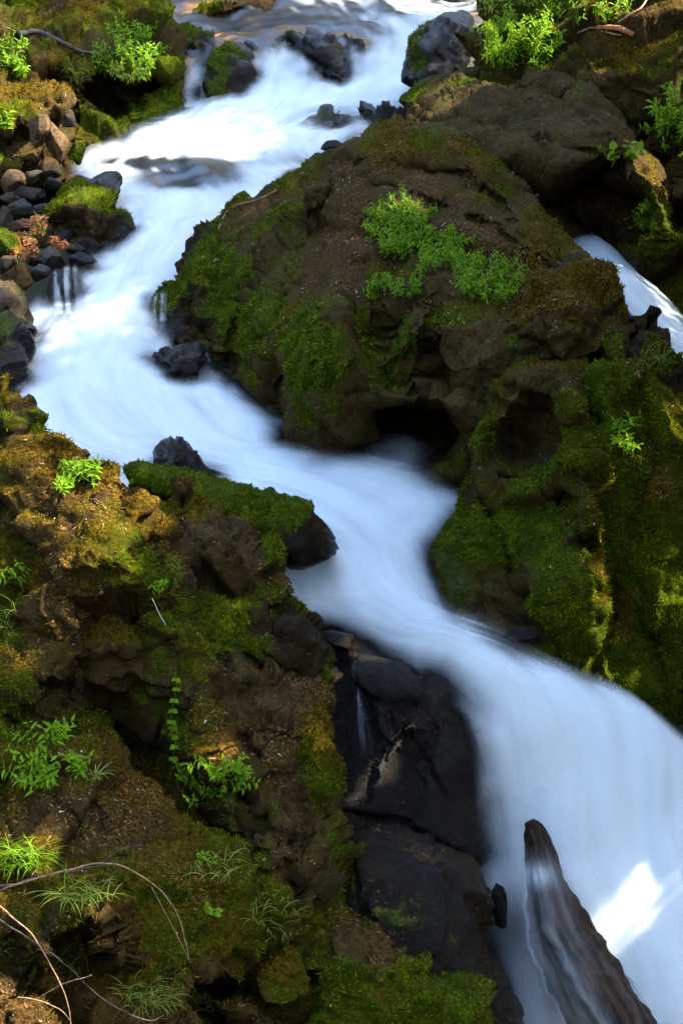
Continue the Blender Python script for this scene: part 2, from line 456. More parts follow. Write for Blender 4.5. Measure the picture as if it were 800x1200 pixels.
def rock(name, label, cat, outline, ctrl=(), step=2.6, exag=0.7, detail=1.0, cracks=(), rim=(14, 0.25), soft=2, fac=(0.55, 0.10), fac2=(0.16, 0.035),
         bump=0.014, thick=1.6, rough=2.0, moss=(), dry=(), wet=(), mup=0.5, mossy=0.15, dryness=0.3, wetness=0.1,
         mat=None, tufts=1.0, strata=0.07, seed=None, aniso=(1, 1, 1), group=None, kind=None):
    seed = seed if seed is not None else (len(ROCKS) * 13 + 5)
    ol = resample(outline, step, rough, seed)
    nb = len(ol)
    x0, y0 = ol[:, 0].min(), ol[:, 1].min(); x1, y1 = ol[:, 0].max(), ol[:, 1].max()
    gx, gy = np.meshgrid(np.arange(x0, x1, step), np.arange(y0, y1, step * 0.866))
    gx = gx + (np.arange(gx.shape[0])[:, None] % 2) * step * 0.5
    gx = gx.ravel() + RNG.uniform(-.18, .18, gx.size) * step; gy = gy.ravel() + RNG.uniform(-.18, .18, gy.size) * step
    m = inside(gx, gy, ol); gx, gy = gx[m], gy[m]
    de = edge_dist(gx, gy, ol)
    m = de > step * 0.55; gx, gy, de = gx[m], gy[m], de[m]
    px = np.r_[ol[:, 0], gx]; py = np.r_[ol[:, 1], gy]; de = np.r_[np.zeros(nb), de]
    vo, _, fo, ov, _, _ = delaunay_2d_cdt([Vector(p) for p in zip(px.tolist(), py.tolist())], [(i, (i + 1) % nb) for i in range(nb)], [], 1, 1e-6)
    mp = np.array([o[0] if o else -1 for o in ov])
    T = np.array([[mp[q] for q in f] for f in fo if len(f) == 3])
    T = T[(T >= 0).all(1)]
    pts = [tuple(p) for p in outline] + [tuple(c) for c in ctrl]
    d = tin(px, py, pts, len(outline))
    if len(ctrl) > 4:
        Am = np.c_[px, py, np.ones_like(px)]; pl = Am @ np.linalg.lstsq(Am, d, rcond=None)[0]
        wgt = sstep(0, 30, de)
        d = d + (d - smooth_vals(d.copy(), T, 60) * 0.5 - pl * 0.5) * exag * wgt
    d = smooth_vals(d, T, soft)
    for pl_, cw, cd in cracks:                        # joints and ridges traced as lines
        dd = np.full(len(px), 1e9)
        for (ax_, ay_), (bx_, by_) in zip(pl_[:-1], pl_[1:]):
            ux, uy = bx_ - ax_, by_ - ay_; tt_ = np.clip(((px - ax_) * ux + (py - ay_) * uy) / (ux * ux + uy * uy), 0, 1)
            wob_ = 3.0 * fbm(np.stack([px, py, 0 * px + seed], -1), 14, 3, seed + 77)
            dd = np.minimum(dd, np.hypot(px - ax_ - tt_ * ux + wob_, py - ay_ - tt_ * uy + wob_))
        d = d + cd * np.exp(-(dd / cw) ** 2)
    rw, rr = rim
    tt = np.clip(de / rw, 0, 1)
    d = d + rr * (1 - np.sqrt(np.clip(1 - (1 - tt) ** 2, 0, 1)))
    V = W(px, py, d)
    N = normals(V, T)
    view = V / np.linalg.norm(V, axis=1, keepdims=True)
    if (N * view).sum() > 0:
        T = T[:, ::-1]; N = -N
    dm = float(d.mean())
    A = np.array(aniso, float)
    fs, fh = fac
    h, cr = facets(V * A, fs, seed)
    h2, cr2 = facets(V * A, fs * 0.42, seed + 30)
    h3, cr3 = facets(V * A, fs * 0.16, seed + 60)
    mo, dr, we = paint(V, N, px, py, moss, dry, wet, mup, mossy, dryness, wetness, seed)
    mk = sstep(0.45, 0.7, mo)
    rg_ = np.random.default_rng(seed); sd_ = np.array([rg_.uniform(-.35, .35), rg_.uniform(-.5, .1), 1.0]); sp = fs * 0.52
    q_ = (V @ sd_) / sp + 0.55 * fbm(V, fs * 1.6, 3, seed + 33) + 0.12 * fbm(V, fs * .3, 3, seed + 34)
    fr_ = q_ - np.floor(q_); saw = np.where(fr_ < .86, fr_ / .86, (1 - fr_) / .14) - 0.5       # ledges: each bed overhangs the one below
    gate = sstep(-.15, .45, fbm(V, fs * 1.8, 2, seed + 35) + .1)
    disp = h / fs * fh * 1.45 + detail * (h2 / (fs * 0.42)) * fh * 0.75 * (1 - 0.4 * mk) * sstep(-.3, .4, fbm(V, fs * 1.5, 2, seed + 36)) + detail * (h3 / (fs * 0.16)) * fh * 0.16 * (1 - 0.75 * mk) * sstep(-.1, .4, fbm(V, fs, 2, seed + 37)) - saw * strata * gate * (1 - 0.5 * mk) - (cr * 0.30 * fh + detail * cr2 * 0.16 * fh + detail * cr3 * 0.05 * fh) * (1 - 0.6 * mk)
    disp += bump * fbm(V, 0.35, 4, seed + 7) + 0.3 * bump * (1 - mk) * fbm(V, 0.06, 3, seed + 8)
    disp += mk * (0.030 + 0.034 * fbm(V, 0.13, 3, seed + 17) + 0.016 * fbm(V, 0.04, 2, seed + 18))
    V = V + N * disp[:, None]
    N = normals(V, T)
    mo, dr, we = paint(V, N, px, py, moss, dry, wet, mup, mossy, dryness, wetness, seed)
    # close the rock behind: rings drawn in and back from the rim to a hidden cap
    B = V[:nb]; cen = V.mean(0); bk = cen / np.linalg.norm(cen) + np.array([0, 0, -0.25]); bk /= np.linalg.norm(bk)
    rings, base, faces = [], V, T.tolist()
    idx_prev = np.arange(nb); nv = len(V)
    sign = None
    bb = B.mean(0)
    for k in (1, 2, 3):
        R = bb + (B - bb) * (1 - 0.10 * k * k / 2.0) + bk * thick * k / 3
        R += 0.06 * np.stack([fbm(R, 0.4, 3, seed + 90 + j) for j in range(3)], -1)
        rings.append(R)
        idx = np.arange(nv, nv + nb); nv += nb
        for i in range(nb):
            j = (i + 1) % nb
            faces.append([int(idx_prev[j]), int(idx_prev[i]), int(idx[i]), int(idx[j])])
        idx_prev = idx
    cap = bb + bk * thick * 1.12
    for i in range(nb):
        faces.append([int(idx_prev[(i + 1) % nb]), int(idx_prev[i]), nv])
    VV = np.concatenate([V] + rings + [cap[None]])
    ex = len(VV) - len(V)
    pad = lambda a, v: np.r_[a, np.full(ex, v)]
    # origin at the rock's foot
    foot = np.array([cen[0], cen[1], V[:, 2].min()])
    o = mesh_obj(name, VV - foot, faces, mat or M_BROWN, {'moss': pad(mo, 0.3), 'dry': pad(dr, 0.4), 'wet': pad(we, 0.2)})
    o.location = foot
    bm_ = bmesh.new(); bm_.from_mesh(o.data); bmesh.ops.recalc_face_normals(bm_, faces=bm_.faces); bm_.to_mesh(o.data); bm_.free()
    if kind: tag(o, label, cat, group, kind)
    else: tag(o, label, cat, group)
    ROCKS.append(dict(o=o, V=V, T=T, N=N, moss=mo, dry=dr, wet=we, px=px, py=py, tufts=tufts, VV=VV, F=faces, foot=foot))
    return o

def boulder(name, label, px, py, rx, ry, d, mat=None, seed=1, planes=18, sub=4, squash=0.9, moss=(), mup=0.6, mossy=0.0, dryness=0.2,
            wetness=0.1, tilt=0.0, tufts=1.0, cat='stone', group=None, cut=(0.42, 0.82), noise=0.06):
    """a whole three-dimensional boulder, broken by flat cleavage planes"""
    bm = bmesh.new(); bmesh.ops.create_icosphere(bm, subdivisions=sub, radius=1.0)
    P = np.array([v.co[:] for v in bm.verts]); T = np.array([[v.index for v in f.verts] for f in bm.faces]); bm.free()
    rg = np.random.default_rng(seed)
    for _ in range(planes):
        n = rg.normal(size=3); n /= np.linalg.norm(n); c = rg.uniform(*cut)
        ex = np.maximum(0, P @ n - c); P = P - ex[:, None] * n * 0.97
    P = P / np.abs(P).max(0)
    P = P + noise * np.stack([fbm(P, 0.6, 4, seed * 7 + j) for j in range(3)], -1)
    c = W(px, py, d); m = np.linalg.norm(c) / F
    S = np.array([rx * m, min(rx, ry) * m * 1.1, ry * m * squash / max(0.9, CP)])
    P = P * S
    ct, st = math.cos(tilt), math.sin(tilt)
    P = np.stack([P[:, 0] * ct + P[:, 2] * st, P[:, 1], -P[:, 0] * st + P[:, 2] * ct], -1)
    V = P + c
    N = normals(V, T)
    qx, qy = proj(V)
    mo, dr, we = paint(V, N, qx, qy, moss, (), (), mup, mossy, dryness, wetness, seed)
    V = V + N * (sstep(0.45, 0.7, mo) * (0.012 + 0.02 * fbm(V, 0.09, 3, seed)))[:, None]
    foot = np.array([c[0], c[1], V[:, 2].min()])
    o = mesh_obj(name, V - foot, T, mat or M_GREY, {'moss': mo, 'dry': dr, 'wet': we})
    o.location = foot
    tag(o, label, cat, group)
    ROCKS.append(dict(o=o, V=V, T=T, N=N, moss=mo, dry=dr, wet=we, px=qx, py=qy, tufts=tufts, VV=V, F=T.tolist(), foot=foot))
    return o

# ---- foreground, left bank
rock('outcrop', 'broad brown outcrop in the left foreground, dry yellow moss on its crown', 'rock',
     [(-120, 600, 9.0), (-40, 570, 9.1), (0, 552, 9.2), (30, 535, 9.3), (62, 538, 9.3), (85, 556, 9.3), (105, 566, 9.3), (128, 560, 9.4), (152, 562, 9.4), (175, 572, 9.4), (192, 598, 9.3), (203, 640, 9.1), (212, 690, 8.9), (222, 740, 8.6),
      (236, 790, 8.4), (255, 850, 8.1), (280, 930, 7.9), (285, 1000, 7.8), (200, 1010, 7.8), (60, 960, 7.7), (-120, 930, 7.6)],
     [(35, 560, 9.0), (60, 585, 8.85), (40, 640, 8.7), (10, 620, 8.8), (95, 590, 9.0), (120, 600, 8.85), (160, 590, 9.05), (165, 610, 9.0), (130, 575, 9.1), (95, 635, 8.55), (62, 612, 8.9), (58, 625, 8.6), (90, 605, 8.65), (118, 640, 8.4), (140, 655, 8.35), (148, 690, 8.35), (150, 708, 8.85), (100, 655, 8.3), (70, 665, 8.35),
      (60, 700, 8.25), (120, 705, 8.3), (118, 716, 8.55), (40, 740, 8.3), (95, 760, 8.15), (100, 810, 8.15), (105, 832, 8.6), (140, 858, 8.6), (30, 790, 8.1), (70, 800, 8.0), (72, 808, 8.2), (20, 815, 7.9), (85, 845, 8.05), (10, 850, 7.9),
      (190, 650, 8.95), (180, 690, 8.55), (185, 720, 8.5), (200, 745, 8.35), (170, 760, 8.35), (205, 800, 8.25), (160, 820, 8.3), (210, 870, 8.15), (185, 860, 8.35), (170, 640, 9.0), (20, 690, 8.5), (5, 740, 8.5)],
     fac=(0.7, 0.12), detail=0.55, strata=0.07, bump=0.01, moss=[(130, 660, 40, 30, .35), (160, 590, 30, 30, .35), (230, 740, 40, 40, .3), (30, 840, 60, 30, .25), (170, 780, 40, 60, .3), (8, 750, 16, 60, .5), (100, 845, 18, 25, .5), (75, 600, 25, 25, -.35), (30, 605, 40, 30, -.3)],
     dry=[(60, 570, 70, 50, .3), (110, 640, 60, 40, .3), (70, 720, 60, 60, .35), (40, 790, 60, 20, .3), (160, 820, 60, 60, -.3), (200, 720, 40, 60, -.3)], mup=0.55, mossy=0.22, dryness=0.35)
rock('boulder', 'long smooth boulder capped in bright green moss reaching out over the pool edge', 'rock',
     [(146, 556, 10.85), (155, 548, 10.95), (178, 545, 11.05), (215, 553, 11.05), (255, 562, 11.05), (300, 576, 10.95), (345, 584, 10.85), (368, 595, 10.85), (385, 612, 10.80), (397, 630, 10.75), (401, 642, 10.70), (390, 649, 10.60), (345, 652, 10.45), (318, 648, 10.40), (285, 640, 10.35), (240, 600, 10.45), (190, 580, 10.55)],
     [(200, 562, 10.75), (260, 575, 10.70), (310, 590, 10.60), (350, 600, 10.50), (372, 618, 10.50), (330, 625, 10.30), (385, 640, 10.55), (290, 610, 10.40)],
     fac=(0.9, 0.03), fac2=(0.2, 0.01), bump=0.015, rim=(16, 0.3), soft=14, moss=[(190, 562, 60, 16, .8), (270, 578, 70, 24, .7), (330, 598, 40, 14, .4), (385, 630, 18, 30, -.6), (340, 640, 50, 10, -.5)], wet=[(350, 630, 60, 20, .5), (395, 630, 15, 30, .5)],
     mup=0.3, mossy=0.2, dryness=-0.3, mat=M_DARK, thick=1.2, strata=0.0, exag=0.0, rough=0.8, tufts=0.6)
rock('boulder', 'flat layered brown slab between the mossy pool boulder and the outcrop crown', 'rock',
     [(155, 572, 10.5), (200, 580, 10.7), (235, 590, 10.7), (270, 604, 10.7), (300, 622, 10.6), (312, 636, 10.5), (330, 648, 10.5), (335, 665, 10.2), (342, 690, 9.9), (335, 712, 9.6), (290, 720, 9.3), (230, 715, 9.2), (190, 690, 9.2), (175, 620, 9.8)],
     [(215, 585, 10.25), (250, 600, 10.2), (215, 600, 9.95), (245, 612, 9.9), (280, 615, 10.1), (225, 625, 9.7), (262, 640, 9.6), (300, 650, 9.75), (245, 655, 9.5), (300, 680, 9.5), (310, 630, 10.1), (318, 640, 9.8), (320, 660, 9.7), (210, 650, 9.4)],
     strata=0.03, fac=(0.45, 0.06), moss=[(322, 645, 14, 22, .7), (215, 605, 8, 8, .3), (250, 640, 50, 30, -.4), (300, 665, 25, 20, -.2)], mup=0.2, mossy=0.15, dryness=0.35, dry=[(230, 590, 40, 20, .2)])
rock('boulder', 'mossy green ledge under the brown slab with a dark block at its water end', 'rock',
     [(190, 660, 9.3), (205, 650, 9.4), (240, 672, 9.4), (280, 690, 9.5), (325, 690, 9.7), (345, 702, 9.7), (368, 718, 9.7), (385, 738, 9.6), (395, 765, 9.4), (402, 790, 9.2), (395, 830, 9.0), (340, 820, 8.8), (280, 800, 8.7), (235, 790, 8.6), (212, 740, 8.8)],
     [(250, 700, 9.1), (290, 715, 9.15), (240, 740, 8.85), (285, 755, 8.9), (320, 730, 9.25), (335, 728, 9.3), (345, 715, 9.5), (360, 735, 9.35), (335, 740, 9.05), (365, 760, 9.1), (380, 765, 9.2), (330, 765, 8.9), (265, 765, 8.8), (320, 700, 9.55), (365, 785, 8.95)],
     detail=0.6, fac=(0.6, 0.08), moss=[(265, 720, 45, 35, .5), (365, 715, 22, 12, .4), (350, 750, 35, 25, -.6), (300, 700, 20, 8, -.2), (395, 790, 12, 16, .5)], wet=[(360, 750, 40, 30, .3)], mup=0.3, mossy=0.15, dryness=-0.05, mat=M_DARK)
rock('boulder', 'flat topped boulder strewn with needles, its steep right side hung with green moss', 'rock',
     [(232, 792, 8.5), (262, 776, 8.7), (300, 766, 8.8), (335, 764, 8.85), (365, 776, 8.85), (388, 795, 8.75), (398, 825, 8.6), (402, 865, 8.45), (396, 915, 8.3), (388, 955, 8.15), (375, 985, 8.0), (340, 990, 7.9), (305, 970, 7.8), (275, 920, 7.8), (250, 850, 8.05)],
     [(285, 785, 8.55), (330, 785, 8.6), (365, 800, 8.6), (270, 810, 8.35), (310, 815, 8.35), (345, 822, 8.35), (325, 838, 8.2), (345, 850, 8.15), (290, 840, 8.15), (310, 890, 7.95), (350, 900, 8.0), (365, 860, 8.15), (385, 870, 8.25), (375, 930, 8.05), (335, 940, 7.85), (300, 880, 8.0), (318, 860, 8.1)],
     fac=(0.5, 0.08), aniso=(1, 1, 0.5), moss=[(375, 860, 25, 70, .55), (320, 900, 20, 50, .15), (320, 795, 60, 24, -.5), (345, 820, 25, 15, -.4)], dry=[(300, 850, 40, 40, .35), (370, 900, 30, 60, -.2), (310, 800, 50, 20, .15)], mup=0.2, mossy=0.2, dryness=0.3)
rock('boulder', 'dark lower step of stacked blocks beside the wet rock face', 'rock',
     [(262, 940, 7.75), (300, 932, 7.9), (335, 935, 8.0), (360, 958, 8.0), (378, 985, 8.0), (395, 1015, 7.9), (408, 1045, 7.8), (425, 1070, 7.75), (432, 1110, 7.6), (425, 1180, 7.3), (420, 1300, 7.0), (270, 1300, 6.7), (280, 1100, 7.2), (268, 1000, 7.5)],
     [(320, 950, 7.75), (340, 965, 7.75), (318, 972, 7.55), (345, 990, 7.7), (322, 1000, 7.45), (350, 1005, 7.5), (345, 1025, 7.55), (375, 1040, 7.6), (340, 1045, 7.35), (385, 1075, 7.5), (335, 1100, 7.2), (390, 1120, 7.35), (370, 1180, 7.1), (320, 1170, 7.05), (290, 960, 7.7), (290, 1040, 7.4)],
     fac=(0.34, 0.10), moss=[(400, 1080, 14, 40, .3), (310, 1120, 40, 60, .25), (340, 980, 25, 18, -.4), (350, 1040, 25, 20, -.4)], mup=0.2, mossy=0.22, dryness=0.25)
rock('outcrop', 'dark mossy lower hump of the left foreground under the curved dead branch', 'rock',
     [(-120, 900, 7.5), (-20, 890, 7.6), (35, 880, 7.65), (72, 864, 7.7), (105, 858, 7.7), (130, 862, 7.7), (155, 888, 7.65), (186, 905, 7.6), (204, 940, 7.5), (220, 980, 7.45), (255, 985, 7.5), (290, 1000, 7.5), (304, 1050, 7.3), (312, 1130, 7.0), (325, 1200, 6.8), (335, 1310, 6.5), (-120, 1310, 6.0)],
     [(30, 910, 7.3), (90, 885, 7.4), (60, 960, 7.0), (120, 930, 7.2), (170, 950, 7.25), (150, 1000, 6.95), (210, 1010, 7.15), (250, 1020, 7.15), (100, 1010, 6.9), (30, 1020, 6.8), (180, 1060, 6.8), (250, 1080, 6.95), (285, 1110, 6.95), (60, 1050, 6.6), (150, 1120, 6.55), (220, 1140, 6.65), (240, 1165, 7.7), (300, 1175, 8.0), (310, 1200, 8.0), (250, 1200, 7.9), (240, 1148, 6.7), (290, 1150, 7.0), (195, 1180, 6.45), (120, 1180, 6.3), (0, 1100, 6.4)],
     detail=0.6, fac=(0.7, 0.09), moss=[(200, 1030, 60, 60, .35), (250, 1090, 50, 50, .3), (160, 1120, 40, 60, .25), (40, 900, 60, 30, .2), (140, 940, 40, 30, .1), (95, 970, 30, 20, -.3)], dry=[(150, 920, 60, 40, .3), (160, 940, 30, 50, .2), (200, 1080, 90, 60, -.15)], mup=0.35, mossy=0.2, dryness=0.25)
rock('boulder', 'small rounded hump with a grassy cap over a dark hollow at lower left', 'rock',
     [(20, 1085, 6.2), (50, 1062, 6.35), (80, 1050, 6.4), (112, 1046, 6.4), (138, 1060, 6.35), (154, 1090, 6.3), (157, 1120, 6.25), (146, 1145, 6.2), (105, 1160, 6.25), (60, 1165, 6.2), (25, 1140, 6.1)],
     [(85, 1075, 6.1), (120, 1085, 6.1), (60, 1100, 6.05), (135, 1120, 6.1), (100, 1108, 6.8), (100, 1130, 6.9), (70, 1130, 6.8), (50, 1125, 6.0)],
     fac=(0.3, 0.06), moss=[(100, 1060, 50, 14, .4), (110, 1120, 30, 25, -.5)], dry=[(130, 1070, 20, 20, .4)], mup=0.4, mossy=0.15, thick=0.5)
rock('boulder', 'crumbling brown earth covered stone in the very bottom left corner', 'rock',
     [(-120, 1120, 5.4), (-20, 1142, 5.5), (12, 1152, 5.55), (25, 1168, 5.55), (50, 1185, 5.5), (75, 1205, 5.45), (90, 1310, 5.1), (-120, 1310, 5.0)],
     [(0, 1170, 5.35), (20, 1195, 5.3), (-40, 1200, 5.25)],
     fac=(0.25, 0.05), mup=0.0, mossy=0.0, dryness=0.75, thick=0.6)

# ---- wet rock face under the fall, lower right of the foreground
rock('boulder', 'black wet rounded rock face wrapped by the main fall', 'rock',
     [(360, 748, 9.9), (385, 742, 10.0), (412, 744, 10.05), (445, 752, 10.0), (480, 768, 9.9), (516, 788, 9.75), (544, 814, 9.6), (568, 846, 9.45), (582, 890, 9.3), (590, 940, 9.1), (592, 1010, 8.9), (520, 1030, 8.6), (440, 1020, 8.55), (380, 1010, 8.6), (350, 950, 8.9), (350, 850, 9.4)],
     [(400, 765, 9.85), (430, 770, 9.75), (398, 800, 9.6), (405, 870, 9.35), (420, 785, 9.55), (470, 800, 9.4), (510, 830, 9.3), (450, 850, 9.15), (480, 850, 9.05), (470, 845, 9.2), (500, 870, 9.15), (535, 880, 9.15), (430, 890, 9.0), (450, 900, 8.95), (500, 930, 8.9), (460, 950, 8.8), (410, 940, 8.9), (550, 950, 9.0), (450, 990, 8.7), (395, 900, 9.2)],
     fac=(0.9, 0.05), detail=0.5, strata=0.02, bump=0.016, exag=0.1, cracks=[([(455, 845), (490, 880), (520, 930)], 3, .07), ([(400, 950), (470, 965), (540, 1000)], 4, .10), ([(420, 800), (440, 880), (430, 940)], 4, .06)], moss=[], mup=0.0, mossy=-0.25, dryness=-0.2, wetness=0.95, mat=M_DARK, rim=(20, 0.4), dry=[(410, 755, 18, 14, .3)])
rock('boulder', 'dark grey wet rock sloping down under the black rock face', 'rock',
     [(360, 1000, 8.3), (400, 978, 8.4), (440, 966, 8.45), (480, 966, 8.5), (525, 984, 8.5), (556, 1005, 8.4), (568, 1045, 8.2), (575, 1100, 8.0), (590, 1160, 7.8), (610, 1220, 7.6), (620, 1310, 7.3), (380, 1310, 6.9), (380, 1150, 7.3), (385, 1060, 7.9)],
     [(430, 990, 8.2), (480, 995, 8.2), (530, 1020, 8.2), (425, 1010, 8.0), (480, 1030, 7.95), (435, 1060, 7.75), (500, 1080, 7.75), (545, 1080, 7.9), (450, 1110, 7.55), (520, 1140, 7.55), (560, 1170, 7.6), (430, 1180, 7.2), (500, 1200, 7.3)],
     fac=(0.6, 0.06), strata=0.03, detail=0.6, moss=[(440, 1070, 25, 12, .35), (470, 1085, 20, 10, .3), (415, 1030, 6, 30, .45)], mup=0.1, mossy=-0.1, dryness=0.0, wetness=0.6, mat=M_DARK)
rock('boulder', 'mossy rock with a reddish brown top at the bottom centre edge', 'rock',
     [(385, 1125, 7.2), (405, 1100, 7.3), (440, 1092, 7.35), (470, 1105, 7.4), (480, 1130, 7.35), (520, 1150, 7.4), (550, 1165, 7.4), (575, 1195, 7.35), (595, 1240, 7.2), (600, 1310, 7.0), (370, 1310, 6.6)],
     [(430, 1115, 7.1), (460, 1125, 7.1), (420, 1150, 6.95), (480, 1160, 7.05), (450, 1190, 6.85), (530, 1190, 7.1)],
     fac=(0.4, 0.08), moss=[(440, 1180, 60, 40, .3), (515, 1185, 20, 30, .5), (430, 1115, 30, 16, -.5)], dry=[(435, 1112, 40, 18, .5), (510, 1180, 30, 40, -.3)], mup=0.2, mossy=0.2, dryness=0.1)

# ---- small rock in the pool and the left edge
rock('boulder', 'small pointed wet black boulder sitting alone in the white pool', 'rock',
     [(176, 545, 12.35), (183, 526, 12.4), (198, 513, 12.45), (212, 511, 12.45), (226, 519, 12.4), (238, 535, 12.35), (246, 550, 12.3), (240, 570, 12.15), (205, 575, 12.0), (182, 568, 12.1)],
     [(208, 522, 12.15), (200, 540, 12.0), (222, 535, 12.1), (230, 552, 12.1)],
     strata=0.02, fac=(0.4, 0.035), mup=0.0, mossy=-0.2, dryness=-0.2, wetness=0.9, mat=M_DARK, thick=0.5, rim=(8, 0.15))
rock('boulder', 'dark angular mossy rock at the left edge above the outcrop crown', 'rock',
     [(-120, 440, 11.6), (-20, 455, 11.8), (6, 460, 11.9), (20, 470, 11.9), (27, 482, 11.85), (27, 505, 11.7), (30, 530, 11.5), (20, 560, 11.2), (-120, 600, 11.0)],
     [(5, 480, 11.6), (15, 520, 11.4), (-40, 520, 11.3)],
     fac=(0.4, 0.1), moss=[(2, 466, 20, 6, .5)], mup=0.3, mossy=0.1, dryness=0.15, mat=M_DARK)
rock('boulder', 'upright dark green tinged stone touching the pool at the left edge', 'rock',
     [(22, 545, 11.4), (25, 500, 11.75), (32, 491, 11.8), (40, 490, 11.8), (48, 502, 11.75), (54, 518, 11.7), (58, 535, 11.6), (56, 556, 11.3)],
     [(38, 508, 11.6), (40, 535, 11.4)], fac=(0.3, 0.05), moss=[(36, 520, 14, 24, .3)], mup=0.2, mossy=0.15, dryness=-0.1, mat=M_DARK, thick=0.5, rim=(8, 0.15))
rock('boulder', 'dark wet rounded boulder at the left edge beside the white pool', 'rock',
     [(-120, 360, 14.6), (-10, 366, 14.9), (8, 374, 15.0), (24, 388, 15.0), (36, 405, 15.0), (40, 420, 14.9), (32, 440, 14.6), (18, 455, 14.4), (0, 475, 14.0), (-120, 500, 13.6)],
     [(10, 395, 14.6), (25, 418, 14.6), (5, 435, 14.2), (-40, 420, 14.2)], fac=(0.55, 0.1), moss=[(0, 385, 25, 14, .25)], mup=0.2, mossy=0.0, dryness=0.0, wetness=0.75, mat=M_DARK)
rock('boulder', 'sloping brown wet slab at the left edge above the dark rounded boulder', 'rock',
     [(-120, 320, 15.6), (-10, 334, 15.8), (12, 340, 15.9), (30, 352, 15.9), (45, 370, 15.8), (51, 384, 15.7), (46, 394, 15.4), (20, 392, 15.2), (-120, 400, 14.8)],
     [(10, 355, 15.5), (35, 376, 15.4)], fac=(0.5, 0.06), mup=0.1, mossy=0.05, dryness=0.2, wetness=0.55, mat=M_BROWN)

# ---- big central boulder
rock('boulder', 'massive brown and mossy boulder in the middle of the picture that the stream bends around', 'rock',
     [(425, 160, 17.0), (445, 150, 17.2), (480, 146, 17.3), (520, 150, 17.0), (560, 176, 16.4), (600, 200, 15.9), (632, 225, 15.4), (648, 255, 15.0), (680, 290, 14.3), (705, 315, 13.8), (730, 360, 13.2), (745, 400, 12.8), (740, 450, 12.4), (640, 470, 12.0), (560, 500, 11.9), (545, 560, 11.9),
      (500, 565, 12.1), (430, 560, 12.4), (380, 552, 12.6), (352, 536, 12.9), (338, 505, 13.3), (318, 470, 13.9), (280, 455, 14.4), (238, 448, 14.9), (228, 425, 15.4), (235, 390, 15.7), (248, 350, 16.0), (262, 300, 16.4), (284, 258, 16.8), (312, 232, 17.0), (334, 202, 17.2), (370, 180, 17.2), (400, 165, 17.1)],
     [(440, 172, 16.6), (470, 165, 16.7), (520, 172, 16.3), (500, 190, 15.9), (440, 190, 16.0), (560, 210, 15.4), (400, 200, 16.3), (360, 225, 16.3), (390, 240, 15.7), (450, 230, 15.2), (520, 230, 15.0), (590, 240, 14.9), (620, 255, 14.6), (610, 240, 15.0), (625, 270, 14.3), (575, 270, 14.3), (640, 290, 13.9), (690, 325, 13.3), (600, 300, 13.6), (540, 300, 13.7), (480, 290, 14.1),
      (420, 290, 14.7), (360, 280, 15.4), (320, 290, 15.7), (290, 320, 15.6), (270, 370, 15.2), (255, 410, 14.9), (300, 360, 14.9), (350, 340, 14.6), (400, 345, 14.0), (450, 350, 13.5), (500, 345, 13.1), (560, 340, 13.0), (620, 330, 12.95), (680, 345, 12.9), (560, 380, 12.5), (620, 390, 12.35), (510, 380, 12.65), (498, 385, 12.65), (485, 385, 12.6),
      (400, 375, 13.35), (360, 400, 13.6), (330, 430, 13.8), (340, 425, 13.5), (380, 420, 13.05), (430, 410, 12.85), (470, 430, 12.5), (497, 430, 12.5), (520, 430, 12.3), (560, 425, 12.1), (390, 470, 12.7), (440, 470, 12.4), (480, 470, 12.3), (515, 470, 12.15), (360, 470, 13.0), (350, 505, 12.95), (400, 495, 12.7), (440, 500, 13.3), (490, 495, 13.2), (450, 530, 13.4), (505, 530, 12.8), (400, 525, 12.75), (300, 420, 14.3), (265, 435, 14.7), (320, 380, 14.4)],
     exag=0.7, detail=0.45, strata=0.03, bump=0.008, fac=(1.7, 0.15), tufts=0.7, thick=2.5, cracks=[([(508, 345), (502, 400), (498, 440), (490, 485)], 4, .14), ([(405, 368), (372, 400), (340, 434), (322, 442)], 4, .28), ([(345, 432), (410, 445), (470, 470)], 5, -.10), ([(420, 190), (480, 202), (545, 205), (585, 235), (600, 262)], 4, .28), ([(560, 245), (605, 268), (650, 300), (690, 322)], 4, -.14), ([(555, 255), (600, 282), (640, 310)], 3, .2), ([(330, 250), (312, 300), (275, 380), (262, 430)], 5, .25), ([(380, 225), (345, 290), (330, 340), (300, 420)], 6, -.14), ([(400, 215), (470, 222), (520, 240)], 3, .16), ([(445, 345), (430, 400)], 3, .14)], moss=[(385, 430, 45, 45, .7), (270, 350, 25, 60, .6), (320, 400, 40, 40, .25), (300, 300, 30, 30, .15), (470, 175, 50, 25, .3), (560, 300, 60, 50, -.1), (430, 260, 60, 40, -.25), (500, 210, 60, 25, -.1), (640, 260, 25, 30, .2), (430, 520, 90, 25, -.3), (540, 400, 50, 30, -.1), (430, 500, 60, 25, .15)],
     dry=[(500, 200, 120, 50, .2), (560, 330, 90, 60, .2), (430, 280, 70, 60, .15), (380, 430, 60, 50, -.5), (280, 370, 50, 70, -.35), (640, 260, 30, 40, .2)], wet=[(430, 545, 120, 22, .6), (245, 440, 30, 30, .4)], mup=0.3, mossy=0.10, dryness=0.2)
